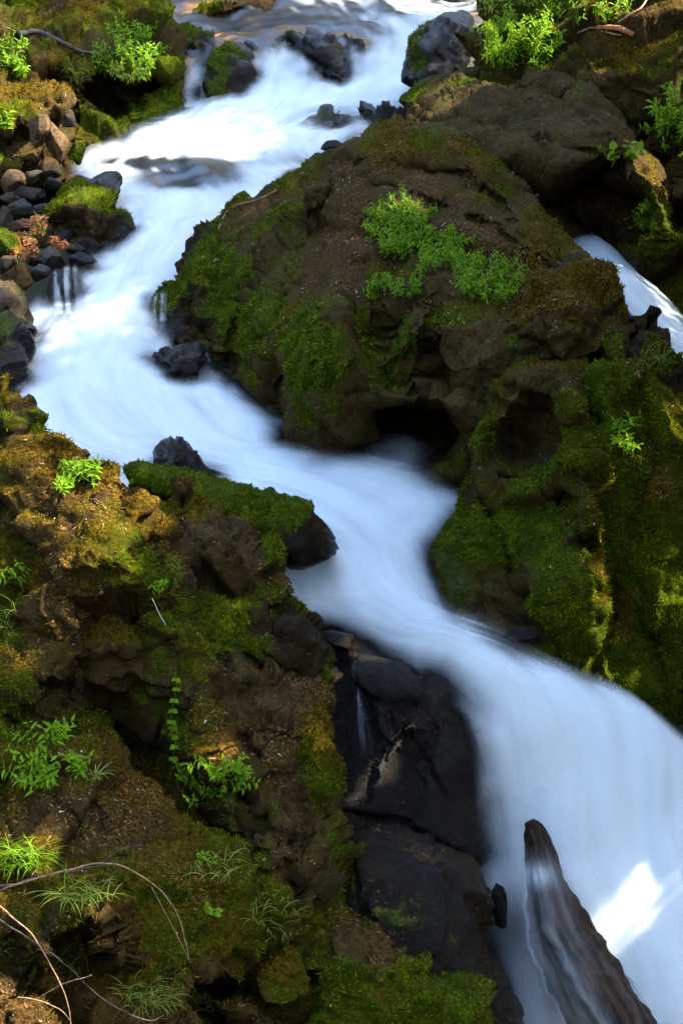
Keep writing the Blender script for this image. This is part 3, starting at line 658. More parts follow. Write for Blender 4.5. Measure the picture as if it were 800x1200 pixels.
rock('boulder', 'rounded mossy lobe leaning on the left end of the massive central boulder', 'rock',
     [(186, 405, 15.9), (188, 375, 16.2), (195, 342, 16.5), (208, 312, 16.8), (228, 284, 17.1), (248, 262, 17.3), (268, 248, 17.4), (288, 240, 17.4), (303, 245, 17.3), (306, 262, 17.1), (290, 300, 16.5), (275, 345, 16.0), (262, 385, 15.6), (250, 412, 15.4), (215, 415, 15.5)],
     [(265, 265, 16.95), (285, 262, 16.9), (240, 295, 16.5), (225, 330, 16.1), (250, 335, 15.95), (215, 370, 15.8), (240, 385, 15.6)],
     fac=(0.6, 0.10), moss=[(255, 310, 22, 60, .3), (285, 262, 20, 12, .1)], wet=[(195, 385, 16, 40, .5)], mup=0.3, mossy=0.2, dryness=0.0, mat=M_DARK)
rock('boulder', 'low wet black rock at the foot of the mossy lobe, splitting the small cascade', 'rock',
     [(182, 420, 15.05), (190, 407, 15.2), (210, 403, 15.25), (238, 404, 15.2), (248, 420, 15.0), (235, 440, 14.6), (200, 436, 14.7)], [(212, 418, 14.85)],
     strata=0.03, fac=(0.3, 0.05), mup=0.0, mossy=-0.2, dryness=-0.1, wetness=0.9, mat=M_DARK, thick=0.4, rim=(7, 0.12))
rock('boulder', 'blocky brown rock with an orange mossy top on the right shoulder of the central boulder', 'rock',
     [(570, 400, 12.4), (578, 360, 12.7), (590, 338, 12.9), (612, 325, 13.0), (650, 318, 13.1), (680, 308, 13.2), (705, 322, 13.1), (722, 342, 13.0), (735, 368, 12.8), (743, 390, 12.6), (735, 412, 12.3), (705, 425, 12.1), (650, 430, 11.9), (600, 430, 11.95)],
     [(620, 340, 12.7), (660, 335, 12.75), (695, 350, 12.6), (625, 362, 12.35), (665, 362, 12.3), (690, 372, 12.25), (640, 395, 12.05), (690, 400, 12.1), (720, 390, 12.4), (600, 380, 12.2), (700, 410, 12.0)],
     fac=(0.5, 0.09), moss=[(650, 345, 60, 18, .4), (700, 345, 30, 25, .2), (650, 400, 60, 25, -.15)], dry=[(650, 340, 60, 25, .5)], mup=0.3, mossy=0.25, dryness=0.3)
rock('boulder', 'dark wet knob of rock on the edge of the side chute at the right', 'rock',
     [(725, 400, 12.6), (742, 376, 12.8), (758, 372, 12.85), (776, 382, 12.85), (785, 388, 12.8), (780, 400, 12.7), (790, 415, 12.6), (815, 440, 12.5), (920, 500, 12.4), (900, 560, 11.8), (760, 480, 11.8), (725, 440, 12.0)],
     [(755, 390, 12.5), (765, 415, 12.2), (800, 450, 12.1)], fac=(0.4, 0.07), mup=0.2, mossy=0.1, dryness=-0.1, wetness=0.3, mat=M_DARK)

# ---- mossy buttress right of the middle fall
rock('outcrop', 'recessed wall of shaggy dark green moss at the right edge behind the bright ridge', 'rock',
     [(690, 440, 11.6), (720, 420, 11.9), (760, 425, 11.9), (800, 455, 11.9), (940, 560, 12.0), (940, 1000, 10.3), (830, 930, 10.4), (760, 880, 10.5), (690, 840, 10.6), (660, 780, 10.9), (660, 600, 11.2)],
     [(740, 450, 11.6), (790, 480, 11.5), (720, 500, 11.3), (760, 560, 11.2), (720, 620, 11.1), (780, 660, 10.95), (720, 720, 10.85), (760, 760, 10.75), (800, 800, 10.6), (730, 800, 10.6)],
     fac=(0.45, 0.12), moss=[(740, 700, 30, 90, .2)], dry=[(730, 720, 25, 70, .3)], mup=0.15, mossy=0.55, dryness=0.15, tufts=1.6, wet=[(795, 760, 15, 60, .3)], thick=1.2, aniso=(1, 1, 0.45))
rock('outcrop', 'green mossed buttress rising from the right side of the middle fall with a sunlit ridge', 'rock',
     [(505, 660, 11.2), (522, 600, 11.5), (530, 560, 11.6), (536, 520, 11.7), (550, 490, 11.8), (568, 460, 11.9), (585, 440, 12.0), (610, 428, 12.05), (645, 424, 12.05), (680, 426, 12.0), (705, 440, 11.9), (690, 470, 11.6), (688, 520, 11.3), (703, 560, 11.15), (716, 590, 11.0), (712, 630, 10.9), (706, 680, 10.75), (718, 740, 10.6), (730, 790, 10.45), (735, 830, 10.3), (690, 830, 10.1), (640, 800, 10.0), (590, 785, 9.95), (545, 770, 10.1), (520, 720, 10.6)],
     [(580, 460, 11.65), (620, 440, 11.75), (655, 440, 11.75), (560, 500, 11.35), (600, 470, 11.5), (590, 490, 11.6), (605, 520, 11.75), (640, 485, 11.68), (652, 520, 11.55), (635, 545, 11.4), (670, 480, 11.35), (675, 540, 11.1), (560, 550, 11.1), (600, 570, 11.05), (645, 570, 11.05), (690, 585, 10.6), (696, 618, 10.5), (560, 620, 10.85), (610, 630, 10.75), (660, 640, 10.6), (688, 680, 10.35), (675, 540, 10.95), (550, 680, 10.65), (600, 690, 10.6), (630, 680, 10.4), (645, 700, 10.25), (640, 730, 10.2), (680, 730, 10.3), (700, 770, 10.3), (570, 720, 10.45), (600, 745, 10.3), (645, 765, 10.15), (690, 800, 10.15), (620, 700, 10.55)],
     detail=0.5, strata=0.03, bump=0.008, fac=(1.2, 0.09), thick=1.3, moss=[(560, 500, 20, 30, .4), (590, 620, 60, 40, .45), (670, 700, 35, 70, .55), (700, 600, 18, 40, .4), (650, 430, 50, 10, .4), (630, 510, 30, 35, -.5), (590, 710, 40, 40, -.5), (600, 745, 40, 20, -.4)], dry=[(700, 600, 22, 60, .5), (640, 440, 60, 20, .3), (670, 700, 40, 60, -.2), (600, 600, 60, 60, -.25)], wet=[(600, 750, 60, 18, .6), (540, 660, 20, 80, .4)],
     mup=0.2, mossy=0.28, dryness=0.0, tufts=0.8, cracks=[([(585, 560), (625, 572), (660, 590), (680, 640)], 4, .16), ([(545, 560), (590, 640), (600, 700)], 5, .12), ([(600, 445), (660, 470), (680, 530), (700, 590), (705, 650), (700, 710)], 7, -.2), ([(640, 690), (660, 740), (670, 800)], 6, -.15), ([(690, 640), (684, 720), (690, 790)], 4, .2)])

# ---- upper right
rock('outcrop', 'dark upper right bank rising behind the big sloping block, overgrown with moss and herbs', 'rock',
     [(545, 60, 20.2), (550, 20, 20.6), (562, -20, 21.0), (580, -80, 21.6), (940, -80, 20.0), (940, 460, 14.0), (860, 440, 14.2), (790, 400, 14.9), (760, 360, 15.6), (700, 300, 16.5), (640, 200, 18.0), (560, 120, 19.4)],
     [(600, 20, 19.6), (650, 60, 18.9), (700, 30, 19.0), (760, 40, 18.5), (720, 90, 18.0), (780, 120, 17.4), (770, 180, 17.2), (820, 200, 16.0), (780, 320, 15.8), (810, 340, 15.2), (620, 90, 18.8), (680, 110, 18.0), (860, 300, 15.0)],
     fac=(0.9, 0.2), step=3.0, moss=[(620, 20, 60, 30, .3), (780, 280, 20, 90, .25), (720, 60, 50, 40, .1)], dry=[(770, 20, 60, 40, .4), (700, 60, 70, 40, .2), (785, 180, 20, 60, .3)], mup=0.35, mossy=0.22, dryness=0.25, thick=2.5)
rock('outcrop', 'big sloping block in the upper right, undercut and black below, bright mossy right rim', 'rock',
     [(468, 160, 19.0), (480, 138, 19.3), (494, 120, 19.5), (515, 100, 19.6), (535, 84, 19.7), (560, 78, 19.6), (590, 88, 19.0), (625, 92, 18.4), (655, 98, 17.9), (690, 108, 17.4), (718, 122, 17.0), (742, 145, 16.6), (760, 165, 16.3), (778, 190, 16.0), (792, 218, 15.8), (800, 250, 15.7), (797, 290, 15.6), (785, 320, 15.5), (740, 335, 15.7), (690, 320, 16.0), (640, 290, 16.2), (580, 250, 16.6), (500, 210, 17.6)],
     [(510, 130, 18.9), (555, 110, 18.9), (530, 150, 18.3), (600, 115, 18.2), (580, 140, 17.8), (640, 125, 17.4), (690, 125, 16.9), (560, 165, 17.5), (620, 165, 16.9), (660, 160, 16.5), (600, 190, 16.6), (650, 190, 16.4), (690, 160, 16.2), (720, 150, 16.3), (735, 180, 15.8), (680, 190, 15.9), (690, 205, 17.0), (735, 205, 15.5), (700, 228, 17.5), (640, 232, 17.4), (690, 262, 17.8), (742, 252, 17.2), (640, 210, 16.4), (760, 220, 15.4), (775, 260, 15.3), (770, 300, 15.4), (720, 300, 17.2), (780, 220, 15.5)],
     exag=0.9, detail=0.4, strata=0.03, bump=0.008, tufts=0.7, fac=(1.8, 0.14), cracks=[([(500, 160), (555, 150), (610, 166), (650, 190)], 4, .25), ([(585, 95), (600, 130), (590, 170)], 5, .2), ([(655, 105), (690, 135), (712, 150), (730, 178)], 4, -.18), ([(640, 170), (690, 178), (730, 200)], 4, .2), ([(560, 90), (620, 100), (690, 118)], 4, -.12)], moss=[(490, 135, 14, 16, .7), (765, 200, 16, 45, .55), (770, 270, 25, 40, .5), (700, 170, 20, 20, .3), (620, 120, 50, 25, -.3), (640, 165, 60, 30, -.35), (690, 260, 60, 40, -.3)], dry=[(770, 210, 25, 60, .45), (560, 160, 60, 40, .2), (490, 140, 20, 20, -.3)], wet=[(690, 260, 70, 40, .2)], mup=0.2, mossy=0.02, dryness=0.05, thick=1.8)
rock('boulder', 'wet dark boulder with one mossy side standing in the upper rapids at their right bank', 'rock',
     [(468, 92, 23.6), (474, 72, 23.9), (484, 48, 24.2), (500, 26, 24.5), (518, 14, 24.6), (540, 12, 24.6), (554, 20, 24.5), (556, 60, 24.0), (540, 90, 23.4), (500, 105, 23.0)],
     [(515, 30, 23.9), (505, 60, 23.5), (535, 50, 23.5), (490, 75, 23.5)], strata=0.03, fac=(0.7, 0.06), moss=[(486, 65, 16, 40, .8), (505, 30, 12, 14, .4)], wet=[(530, 45, 20, 30, .5)], mup=0.0, mossy=-0.1, dryness=-0.2, wetness=0.75, mat=M_DARK, rim=(9, 0.3))

# ---- rocks standing in the upper rapids
rock('boulder', 'dark wet ledge behind the little falls in the upper rapids', 'rock',
     [(192, 70, 27.7), (200, 62, 27.9), (245, 56, 28.1), (300, 52, 28.2), (345, 46, 28.2), (400, 46, 28.0), (425, 52, 27.7), (430, 78, 27.2), (425, 104, 26.9), (380, 116, 26.8), (300, 124, 26.8), (240, 132, 26.8), (200, 134, 26.8)],
     [(240, 75, 27.45), (300, 70, 27.5), (350, 66, 27.5), (400, 68, 27.3), (240, 105, 27.05), (310, 100, 27.1), (380, 95, 27.05), (270, 90, 27.1), (330, 85, 27.25)],
     strata=0.05, fac=(0.5, 0.10), mup=0.1, mossy=-0.1, dryness=0.0, wetness=0.9, mat=M_DARK, rim=(6, 0.1), thick=1.0)
rock('boulder', 'wet rock dividing the upper little falls, brown with a mossy left flank', 'rock',
     [(236, 100, 26.6), (243, 70, 27.0), (252, 54, 27.3), (266, 46, 27.5), (282, 50, 27.4), (294, 62, 27.2), (297, 78, 27.0), (288, 98, 26.7), (282, 125, 26.2), (255, 135, 26.0)],
     [(268, 65, 26.8), (262, 95, 26.4), (280, 80, 26.6)], strata=0.03, fac=(0.5, 0.06), moss=[(258, 85, 12, 30, .35)], mup=0.2, mossy=0.05, dryness=0.1, wetness=0.6, mat=M_DARK, rim=(7, 0.2), thick=1.0)
rock('boulder', 'ragged wet black rock at the right end of the upper little falls', 'rock',
     [(330, 42, 27.6), (345, 34, 27.8), (365, 34, 27.8), (388, 40, 27.6), (404, 54, 27.4), (412, 78, 27.0), (400, 98, 26.6), (384, 95, 26.6), (372, 72, 27.0), (345, 58, 27.3)],
     [(365, 50, 27.2), (388, 65, 26.9), (392, 85, 26.6)], strata=0.03, fac=(0.35, 0.06), moss=[(345, 42, 12, 6, .4)], mup=0.1, mossy=0.0, dryness=0.0, wetness=0.9, mat=M_DARK, rim=(6, 0.15), thick=1.0)
rock('boulder', 'flat dark mossy rock breaking the white rapids left of the central boulder crest', 'rock',
     [(344, 154, 23.9), (352, 142, 24.1), (368, 134, 24.2), (388, 130, 24.2), (404, 136, 24.2), (416, 146, 24.0), (405, 160, 23.6), (365, 164, 23.5)], [(380, 145, 23.8)],
     strata=0.03, fac=(0.4, 0.08), moss=[(385, 136, 16, 5, .35)], mup=0.1, mossy=0.0, dryness=0.0, wetness=0.8, mat=M_DARK, rim=(6, 0.15), thick=0.6)
rock('boulder', 'low black rock breaking the white rapids just above the central boulder crest', 'rock',
     [(414, 126, 24.1), (432, 121, 24.3), (455, 122, 24.3), (472, 127, 24.3), (480, 136, 24.1), (470, 148, 23.7), (440, 152, 23.5), (424, 140, 23.8)], [(450, 134, 23.9)],
     strata=0.03, fac=(0.4, 0.08), mup=0.0, mossy=-0.2, dryness=0.0, wetness=0.95, mat=M_DARK, rim=(6, 0.15), thick=0.6)
rock('boulder', 'green mossed rock at the left end of the upper little falls', 'rock',
     [(190, 62, 28.0), (198, 40, 28.4), (212, 30, 28.6), (230, 27, 28.7), (244, 36, 28.6), (256, 46, 28.4), (240, 56, 28.0), (222, 64, 27.7), (205, 78, 27.4)], [(222, 42, 28.1)],
     fac=(0.4, 0.08), moss=[(230, 36, 22, 7, .6)], mup=0.4, mossy=0.1, dryness=-0.1, wetness=0.4, mat=M_DARK, rim=(6, 0.2), thick=0.8)
rock('boulder', 'dark mossy rock in the far stream at the top edge', 'rock',
     [(218, 20, 31.0), (228, 10, 31.4), (245, 2, 31.8), (275, -14, 32.4), (330, -30, 33.0), (360, -20, 32.8), (345, 0, 32.0), (310, 10, 31.4), (275, 16, 31.1), (245, 22, 30.8)], [(270, 2, 31.2), (320, -10, 32.0)],
     fac=(0.5, 0.12), moss=[(250, 10, 20, 8, .4)], mup=0.3, mossy=0.1, dryness=0.0, wetness=0.3, mat=M_DARK, rim=(6, 0.2), thick=1.0)
rock('boulder', 'dark rock half seen at the top edge beside the upper rapids', 'rock',
     [(486, 4, 31.8), (500, -6, 32.4), (540, -14, 32.6), (575, -10, 32.4), (570, 6, 31.4), (535, 10, 31.0), (505, 10, 31.2)], [(530, 0, 31.6)],
     fac=(0.5, 0.12), moss=[(540, -4, 20, 8, .3)], mup=0.2, mossy=0.0, dryness=0.0, wetness=0.5, mat=M_DARK, rim=(5, 0.2), thick=1.0)

# ---- left bank, upper
rock('outcrop', 'shaded upper left bank with moss lined ledges above the rapids', 'rock',
     [(-120, -90, 30.0), (170, -90, 31.0), (196, -20, 30.2), (196, 10, 29.4), (202, 40, 28.4), (208, 68, 27.6), (216, 92, 26.9), (217, 112, 26.4), (208, 132, 25.8), (180, 150, 25.0), (140, 165, 24.2), (110, 185, 23.4), (70, 210, 22.6), (-120, 240, 21.8)],
     [(40, 20, 28.0), (90, 20, 27.8), (150, 10, 28.6), (180, 20, 28.6), (120, 45, 27.2), (60, 40, 27.0), (20, 40, 26.8), (80, 62, 26.0), (40, 62, 26.2), (120, 72, 26.4), (90, 82, 25.6), (150, 78, 26.2), (190, 76, 26.6), (95, 92, 25.1), (150, 87, 25.5), (195, 82, 26.1), (100, 105, 26.6), (150, 102, 26.9), (185, 103, 26.9), (110, 135, 26.8), (140, 128, 26.6), (150, 142, 24.9), (190, 122, 25.6), (120, 155, 24.4), (90, 130, 25.6), (60, 80, 25.2), (20, 80, 25.0), (80, 160, 24.2)],
     fac=(0.9, 0.2), soft=3, moss=[(140, 82, 60, 7, .5), (170, 130, 40, 18, .5), (120, 158, 30, 14, .4), (110, 25, 70, 14, .2), (110, 110, 30, 14, -.5), (35, 60, 20, 10, -.5)], dry=[(110, 20, 80, 30, .3), (150, 60, 40, 20, .2), (170, 135, 40, 20, -.4), (60, 75, 40, 12, .2)], mup=0.35, mossy=0.25, dryness=0.1, thick=2.5, tufts=0.8)
rock('boulder', 'upper of two rounded ledge rocks thick with yellow moss on the left bank', 'rock',
     [(-120, 92, 22.8), (-20, 94, 23.0), (20, 95, 23.2), (50, 96, 23.2), (74, 101, 23.2), (86, 112, 23.1), (88, 128, 22.8), (70, 140, 22.5), (40, 145, 22.3), (-120, 150, 22.0)],
     [(20, 104, 22.7), (60, 108, 22.7), (75, 118, 22.6), (20, 120, 22.4)], fac=(0.5, 0.08), moss=[(35, 105, 50, 10, .5), (75, 125, 14, 12, -.3)], dry=[(35, 105, 60, 14, .3)], mup=0.5, mossy=0.15, dryness=0.25)
rock('boulder', 'lower of two rounded ledge rocks thick with yellow moss on the left bank, black beneath', 'rock',
     [(-120, 118, 21.8), (-20, 120, 22.0), (15, 121, 22.1), (38, 124, 22.1), (52, 132, 22.0), (54, 150, 21.7), (44, 175, 21.3), (32, 200, 20.9), (-120, 215, 20.5)],
     [(10, 130, 21.6), (38, 138, 21.5), (10, 155, 21.4), (30, 165, 21.6), (5, 180, 21.6)], fac=(0.5, 0.08), moss=[(25, 130, 40, 10, .5), (10, 175, 30, 20, -.3)], dry=[(25, 128, 50, 12, .25)], mup=0.5, mossy=0.15, dryness=0.15)

def stones():
    S = [  # px, py, rx, ry, depth, material, moss, wet, label
        (45, 157, 12, 24, 21.1, M_TAN, -.4, .0, 0.25, 'tall pale tan stone leaning against the lower yellow moss ledge', 3),
        (67, 164, 15, 28, 21.3, M_TAN, -.2, .0, -0.1, 'largest pale tan stone on the left bank, a green patch low on its face', 4),
        (82, 139, 9, 12, 22.0, M_GREY, -.1, .0, 0.2, 'small grey stone wedged above the largest tan stone', 5),
        (91, 178, 8, 14, 21.6, M_GREY, .75, .0, 0.1, 'small stone furred in bright yellow green moss at the tip of the brown shallows', 6),
        (58, 197, 15, 13, 20.9, M_GREY, -.4, .1, 0.3, 'rounded light grey stone under the tan stones', 7),
        (20, 213, 18, 16, 20.6, M_TAN, -.3, .0, -0.3, 'buff stone at the left edge in the top of the rubble pile', 8),
        (38, 206, 12, 10, 20.7, M_GREY, -.1, .1, 0.0, 'dull grey stone next to the buff stone at the left edge', 9),
        (62, 215, 16, 8, 20.3, M_DARK, -.3, .5, 0.1, 'flat dark stone below the rounded light grey stone', 10),
        (35, 228, 17, 9, 20.0, M_DARK, -.4, .9, 0.2, 'wet bluish black stone in the middle of the rubble pile', 12),
        (22, 247, 21, 14, 19.6, M_DARK, -.4, .8, -0.1, 'shiny black stone with pale streaks at the left of the rubble pile', 13),
        (5, 262, 9, 20, 19.2, M_GREY, -.2, .1, 0.0, 'grey stone cut off by the left edge beside the shiny black stone', 14),
        (50, 275, 15, 15, 18.6, M_GREY, .5, .0, 0.4, 'moss patched stone ringed by red needles', 15),
        (67, 250, 13, 14, 19.0, M_GREY, .6, .1, 0.1, 'small square mossy stone left of the mossy boulder', 16),
        (10, 288, 15, 22, 18.2, M_GREY, .6, .0, -0.1, 'bright mossy stone at the left edge below the rubble pile', 17),
        (80, 276, 12, 10, 18.4, M_DARK, -.4, .7, 0.1, 'dark flat stone in front of the mossy boulder', 18),
        (100, 285, 16, 10, 18.2, M_DARK, -.4, .9, 0.3, 'wet black stone at the water edge below the mossy boulder', 19),
        (25, 328, 22, 18, 17.0, M_BROWN, .15, .2, 0.3, 'olive brown stone above the sloping wet slab', 20),
        (60, 303, 18, 14, 17.6, M_DARK, -.4, .8, 0.3, 'black wet stone above the little left cascade', 21),
        (95, 306, 20, 12, 17.7, M_DARK, -.4, .9, -0.1, 'submerged looking smooth black stone beside the left cascade', 22),
        (42, 300, 13, 12, 17.6, M_DARK, -.2, .5, 0.0, 'dark stone under the red needles', 23),
        (76, 338, 22, 24, 17.0, M_DARK, -.4, .9, 0.1, 'black rock behind the threads of the left cascade', 24),
        (390, 172, 14, 8, 18.6, M_DARK, -.2, .7, 0.1, 'dark wet stone perched left of the central boulder crest', 25),
        (424, 168, 9, 8, 18.4, M_DARK, -.2, .6, 0.1, 'small dark stone touching the central boulder crest', 26),
        (376, 188, 14, 8, 18.1, M_GREY, -.4, .5, 0.3, 'grey wet stone low on the left shoulder of the crest', 27),
        (610, 745, 22, 12, 10.0, M_DARK, -.5, .95, 0.1, 'glistening wet stone at the foot of the mossy buttress', 28),
        (12, 232, 12, 8, 20.2, M_GREY, -.2, .2, 0.2, 'small grey stone between the buff stone and the wet bluish black stone', 41),
        (52, 245, 12, 8, 19.4, M_DARK, -.4, .7, 0.4, 'narrow black stone left of the small square mossy stone', 42),
        (28, 266, 16, 10, 19.0, M_DARK, -.3, .6, -0.2, 'dark flat stone above the red needles', 43),
        (32, 284, 12, 9, 18.3, M_BROWN, -.2, .2, 0.1, 'brown stone half buried in red needles', 44),
        (88, 292, 12, 8, 18.0, M_DARK, -.4, .9, 0.2, 'little wet stone between the two dark stones at the water edge', 45),
        (6, 310, 14, 12, 17.7, M_GREY, .1, .2, 0.2, 'grey green stone at the left edge over the olive brown stone', 46),
        (48, 318, 12, 10, 17.1, M_DARK, -.3, .7, -0.3, 'wet wedge shaped stone left of the little cascade', 47),
        (76, 232, 10, 8, 19.6, M_DARK, -.3, .5, 0.3, 'small dark stone behind the left end of the green topped boulder', 48),
        (402, 752, 22, 14, 9.85, M_BROWN, -.4, .9, 0.2, 'brown wet stone at the lip of the fall', 30),
    ]
    for (px, py, rx, ry, d, m, mo, we, tl, lab, sd) in S:
        boulder('stone', lab, px, py, rx, ry, d, m, seed=sd * 3 + 1, mossy=mo, wetness=we, tilt=tl, mup=0.35, dryness=-0.1 if mo > .3 else 0.15, sub=3 if max(rx, ry) < 13 else 4)
    rock('boulder', 'green topped boulder with a black face jutting into the stream from the left rubble', 'rock',
         [(58, 236, 19.0), (68, 226, 19.2), (86, 219, 19.4), (104, 215, 19.5), (122, 219, 19.5), (136, 230, 19.4), (142, 246, 19.1), (150, 262, 18.8), (145, 282, 18.5), (132, 294, 18.3), (98, 294, 18.2), (72, 282, 18.4), (64, 258, 18.7)],
         [(85, 228, 18.9), (110, 226, 19.0), (130, 236, 18.9), (85, 245, 18.45), (115, 244, 18.5), (134, 250, 18.6), (90, 270, 18.35), (125, 270, 18.4)],
         fac=(0.4, 0.06), moss=[(95, 228, 35, 10, .6), (128, 232, 12, 12, .3), (105, 262, 30, 14, -.4)], strata=0.02, wet=[(140, 270, 12, 20, .6)], mup=0.5, mossy=0.15, dryness=-0.2, mat=M_DARK, rim=(7, 0.15), thick=0.7, tufts=1.5)
    rock('boulder', 'wet dark rock behind the green topped boulder', 'rock',
         [(78, 222, 19.8), (92, 210, 20.1), (110, 203, 20.2), (128, 201, 20.2), (139, 203, 20.2), (143, 215, 20.0), (138, 234, 19.6), (95, 235, 19.5)], [(112, 212, 19.8), (130, 212, 19.9)],
         strata=0.02, fac=(0.5, 0.05), mup=0.0, mossy=-0.1, dryness=0, wetness=0.8, mat=M_DARK, rim=(6, 0.15), thick=0.5)
stones()

# ------------------------------------------------------------------ the log jutting through the lower fall
def tube(pts, rads, sides=8, wob=0.0, seed=0):
    P = np.array(pts, float); n = len(P); rads = np.asarray(rads, float)
    T = np.gradient(P, axis=0); T /= np.maximum(np.linalg.norm(T, axis=1, keepdims=True), 1e-9)
    up = np.array([0.3, 0.2, 1.0]) if abs(T[0, 2]) < 0.8 else np.array([1.0, 0.1, 0.0])
    V, F_ = [], []
    th = np.linspace(0, 2 * math.pi, sides, endpoint=False)
    for i in range(n):
        a = np.cross(T[i], up); a /= np.linalg.norm(a); b = np.cross(T[i], a)
        V.append(P[i] + rads[i] * (np.cos(th)[:, None] * a + np.sin(th)[:, None] * b))
    V = np.concatenate(V)
    if wob:
        ctr = np.repeat(P, sides, 0)
        V = ctr + (V - ctr) * (1 + wob * fbm(V, np.mean(rads) * 3, 3, seed))[:, None]
    for i in range(n - 1):
        for s in range(sides):
            t = (s + 1) % sides
            F_.append((i * sides + s, i * sides + t, (i + 1) * sides + t, (i + 1) * sides + s))
    F_.append(tuple(range(sides))[::-1]); F_.append(tuple((n - 1) * sides + s for s in range(sides)))
    return V, F_

def catmull(A, n):
    A = np.asarray(A, float)
    P = np.concatenate([2 * A[:1] - A[1:2], A, 2 * A[-1:] - A[-2:-1]])
    m = len(A) - 1
    t = np.linspace(0, m, n); i = np.minimum(t.astype(int), m - 1); f = (t - i)[:, None]
    p0, p1, p2, p3 = P[i], P[i + 1], P[i + 2], P[i + 3]
    return 0.5 * (2 * p1 + (p2 - p0) * f + (2 * p0 - 5 * p1 + 4 * p2 - p3) * f * f + (3 * p1 - p0 - 3 * p2 + p3) * f ** 3)

EXTRA = []; EXTRA_VEIL = []
def unit_rows(v): return v / np.maximum(np.linalg.norm(v, axis=-1, keepdims=True), 1e-9)
def make_log():
    cl = [(620, 962, 8.62, 7), (626, 976, 8.58, 15), (634, 1010, 8.45, 22), (645, 1055, 8.3, 32), (660, 1100, 8.15, 42), (686, 1150, 7.95, 52), (716, 1205, 7.75, 58), (750, 1300, 7.4, 64)]
    A = catmull([list(W(c[0], c[1], c[2])) + [c[3] * c[2] / F * 0.96] for c in cl], 90)
    sides = 56
    V, F_ = tube(A[:, :3], A[:, 3], sides)
    n = len(A); ctr = np.repeat(A[:, :3], sides, 0); R = np.repeat(A[:, 3], sides)
    ang = np.tile(np.arange(sides) / sides, n); al = np.repeat(np.linspace(0, 2.2, n), sides)
    cs = np.stack([np.cos(ang * 2 * math.pi), np.sin(ang * 2 * math.pi)], -1)
    Q = np.c_[cs * 1.6, al * 0.9]; Q2 = np.c_[cs * 4.0, al * 2.2]
    knots = sum(a * np.exp(-(((al - l0) / .06) ** 2 + ((ang - a0) / .035) ** 2)) for l0, a0, a in [(1.45, .60, .16), (1.62, .52, .2), (1.2, .66, .12), (1.8, .68, -.2), (.9, .55, .12), (1.72, .57, -.18), (1.3, .47, -.14)])
    disp = 0.30 * fbm(Q, 0.8, 3, 5) - 0.26 * np.abs(fbm(Q2, 1.0, 4, 8)) + 0.09 * fbm(V, 0.07, 4, 9) + 1.4 * knots
    V = ctr + (V - ctr) * (1 + disp)[:, None]
    # veil of water running over the upper side
    nn = unit_rows(V - ctr)
    vl = V + nn * 0.028
    a_ = np.tile(np.arange(sides) / sides, n)
    EXTRA_VEIL.append((vl.reshape(n, sides, 3), al.reshape(n, sides), a_.reshape(n, sides)))
    base = np.array(A[-1, :3])
    o = mesh_obj('log', V - base, F_, M_LOG, {'along': al, 'around': np.repeat(np.zeros(1), len(V)) + np.minimum(ang, 1 - ang) * 2})
    o.location = base
    tag(o, 'wet brown tapering log jutting up through the lower fall, its pointed tip in the spray', 'log')
    EXTRA.append((V, [f for f in F_ if len(f) == 4]))
make_log()
boulder('stone', 'small dark spike of rock in the veil of water left of the log', 585, 1062, 9, 30, 8.42, M_DARK, seed=77, mossy=-.5, wetness=.9, tilt=-0.15, sub=4, mup=0, noise=0.16, planes=5, cut=(.8, .95))

# ------------------------------------------------------------------ one tree of all rock surfaces, to set things on them
def build_bvh():
    VV, FF, own, off = [], [], [], 0
    for i, r in enumerate(ROCKS):
        VV.append(r['V']); FF += [[a + off, b + off, c + off] for a, b, c in r['T'].tolist()]
        own += [i] * len(r['T']); off += len(r['V'])
    for v, f in EXTRA:
        VV.append(v); FF += [[q + off for q in t] for t in f]; own += [0] * len(f); off += len(v)
    V = np.concatenate(VV)
    return BVHTree.FromPolygons([tuple(v) for v in V.tolist()], FF), own
BVH, OWN = build_bvh()

def hit(px, py):
    dr = Vector(W(px, py, 10.0)).normalized()
    loc, nrm, idx, dist = BVH.ray_cast(Vector((0, 0, 0)), dr)
    if loc is None: return Vector(W(px, py, 12)), Vector((0, -.5, .8)), 0
    if nrm.dot(dr) > 0: nrm = -nrm
    return loc, nrm, OWN[idx]

# ------------------------------------------------------------------ moss fuzz (a part of each rock) and needle litter
def blades(P, D, L, Wd, side):
    """one thin triangle per blade"""
    n = len(P)
    V = np.empty((n, 3, 3)); V[:, 0] = P - side * Wd[:, None]; V[:, 1] = P + side * Wd[:, None]; V[:, 2] = P + D * L[:, None]
    return V.reshape(-1, 3), np.arange(n * 3).reshape(-1, 3)

def scatter(r, weight, density, seed):
    rg = np.random.default_rng(seed)
    V, T = r['V'], r['T']
    a = 0.5 * np.linalg.norm(np.cross(V[T[:, 1]] - V[T[:, 0]], V[T[:, 2]] - V[T[:, 0]]), axis=1)
    wt = weight[T].mean(1) * a
    k = rg.poisson(wt * density)
    idx = np.repeat(np.arange(len(T)), k)
    u = rg.random((len(idx), 2)); m = u.sum(1) > 1; u[m] = 1 - u[m]
    b = np.c_[1 - u.sum(1), u]
    P = (V[T[idx]] * b[:, :, None]).sum(1); N = (r['N'][T[idx]] * b[:, :, None]).sum(1)
    return P, N / np.maximum(np.linalg.norm(N, axis=1, keepdims=True), 1e-9), T[idx, 0], rg

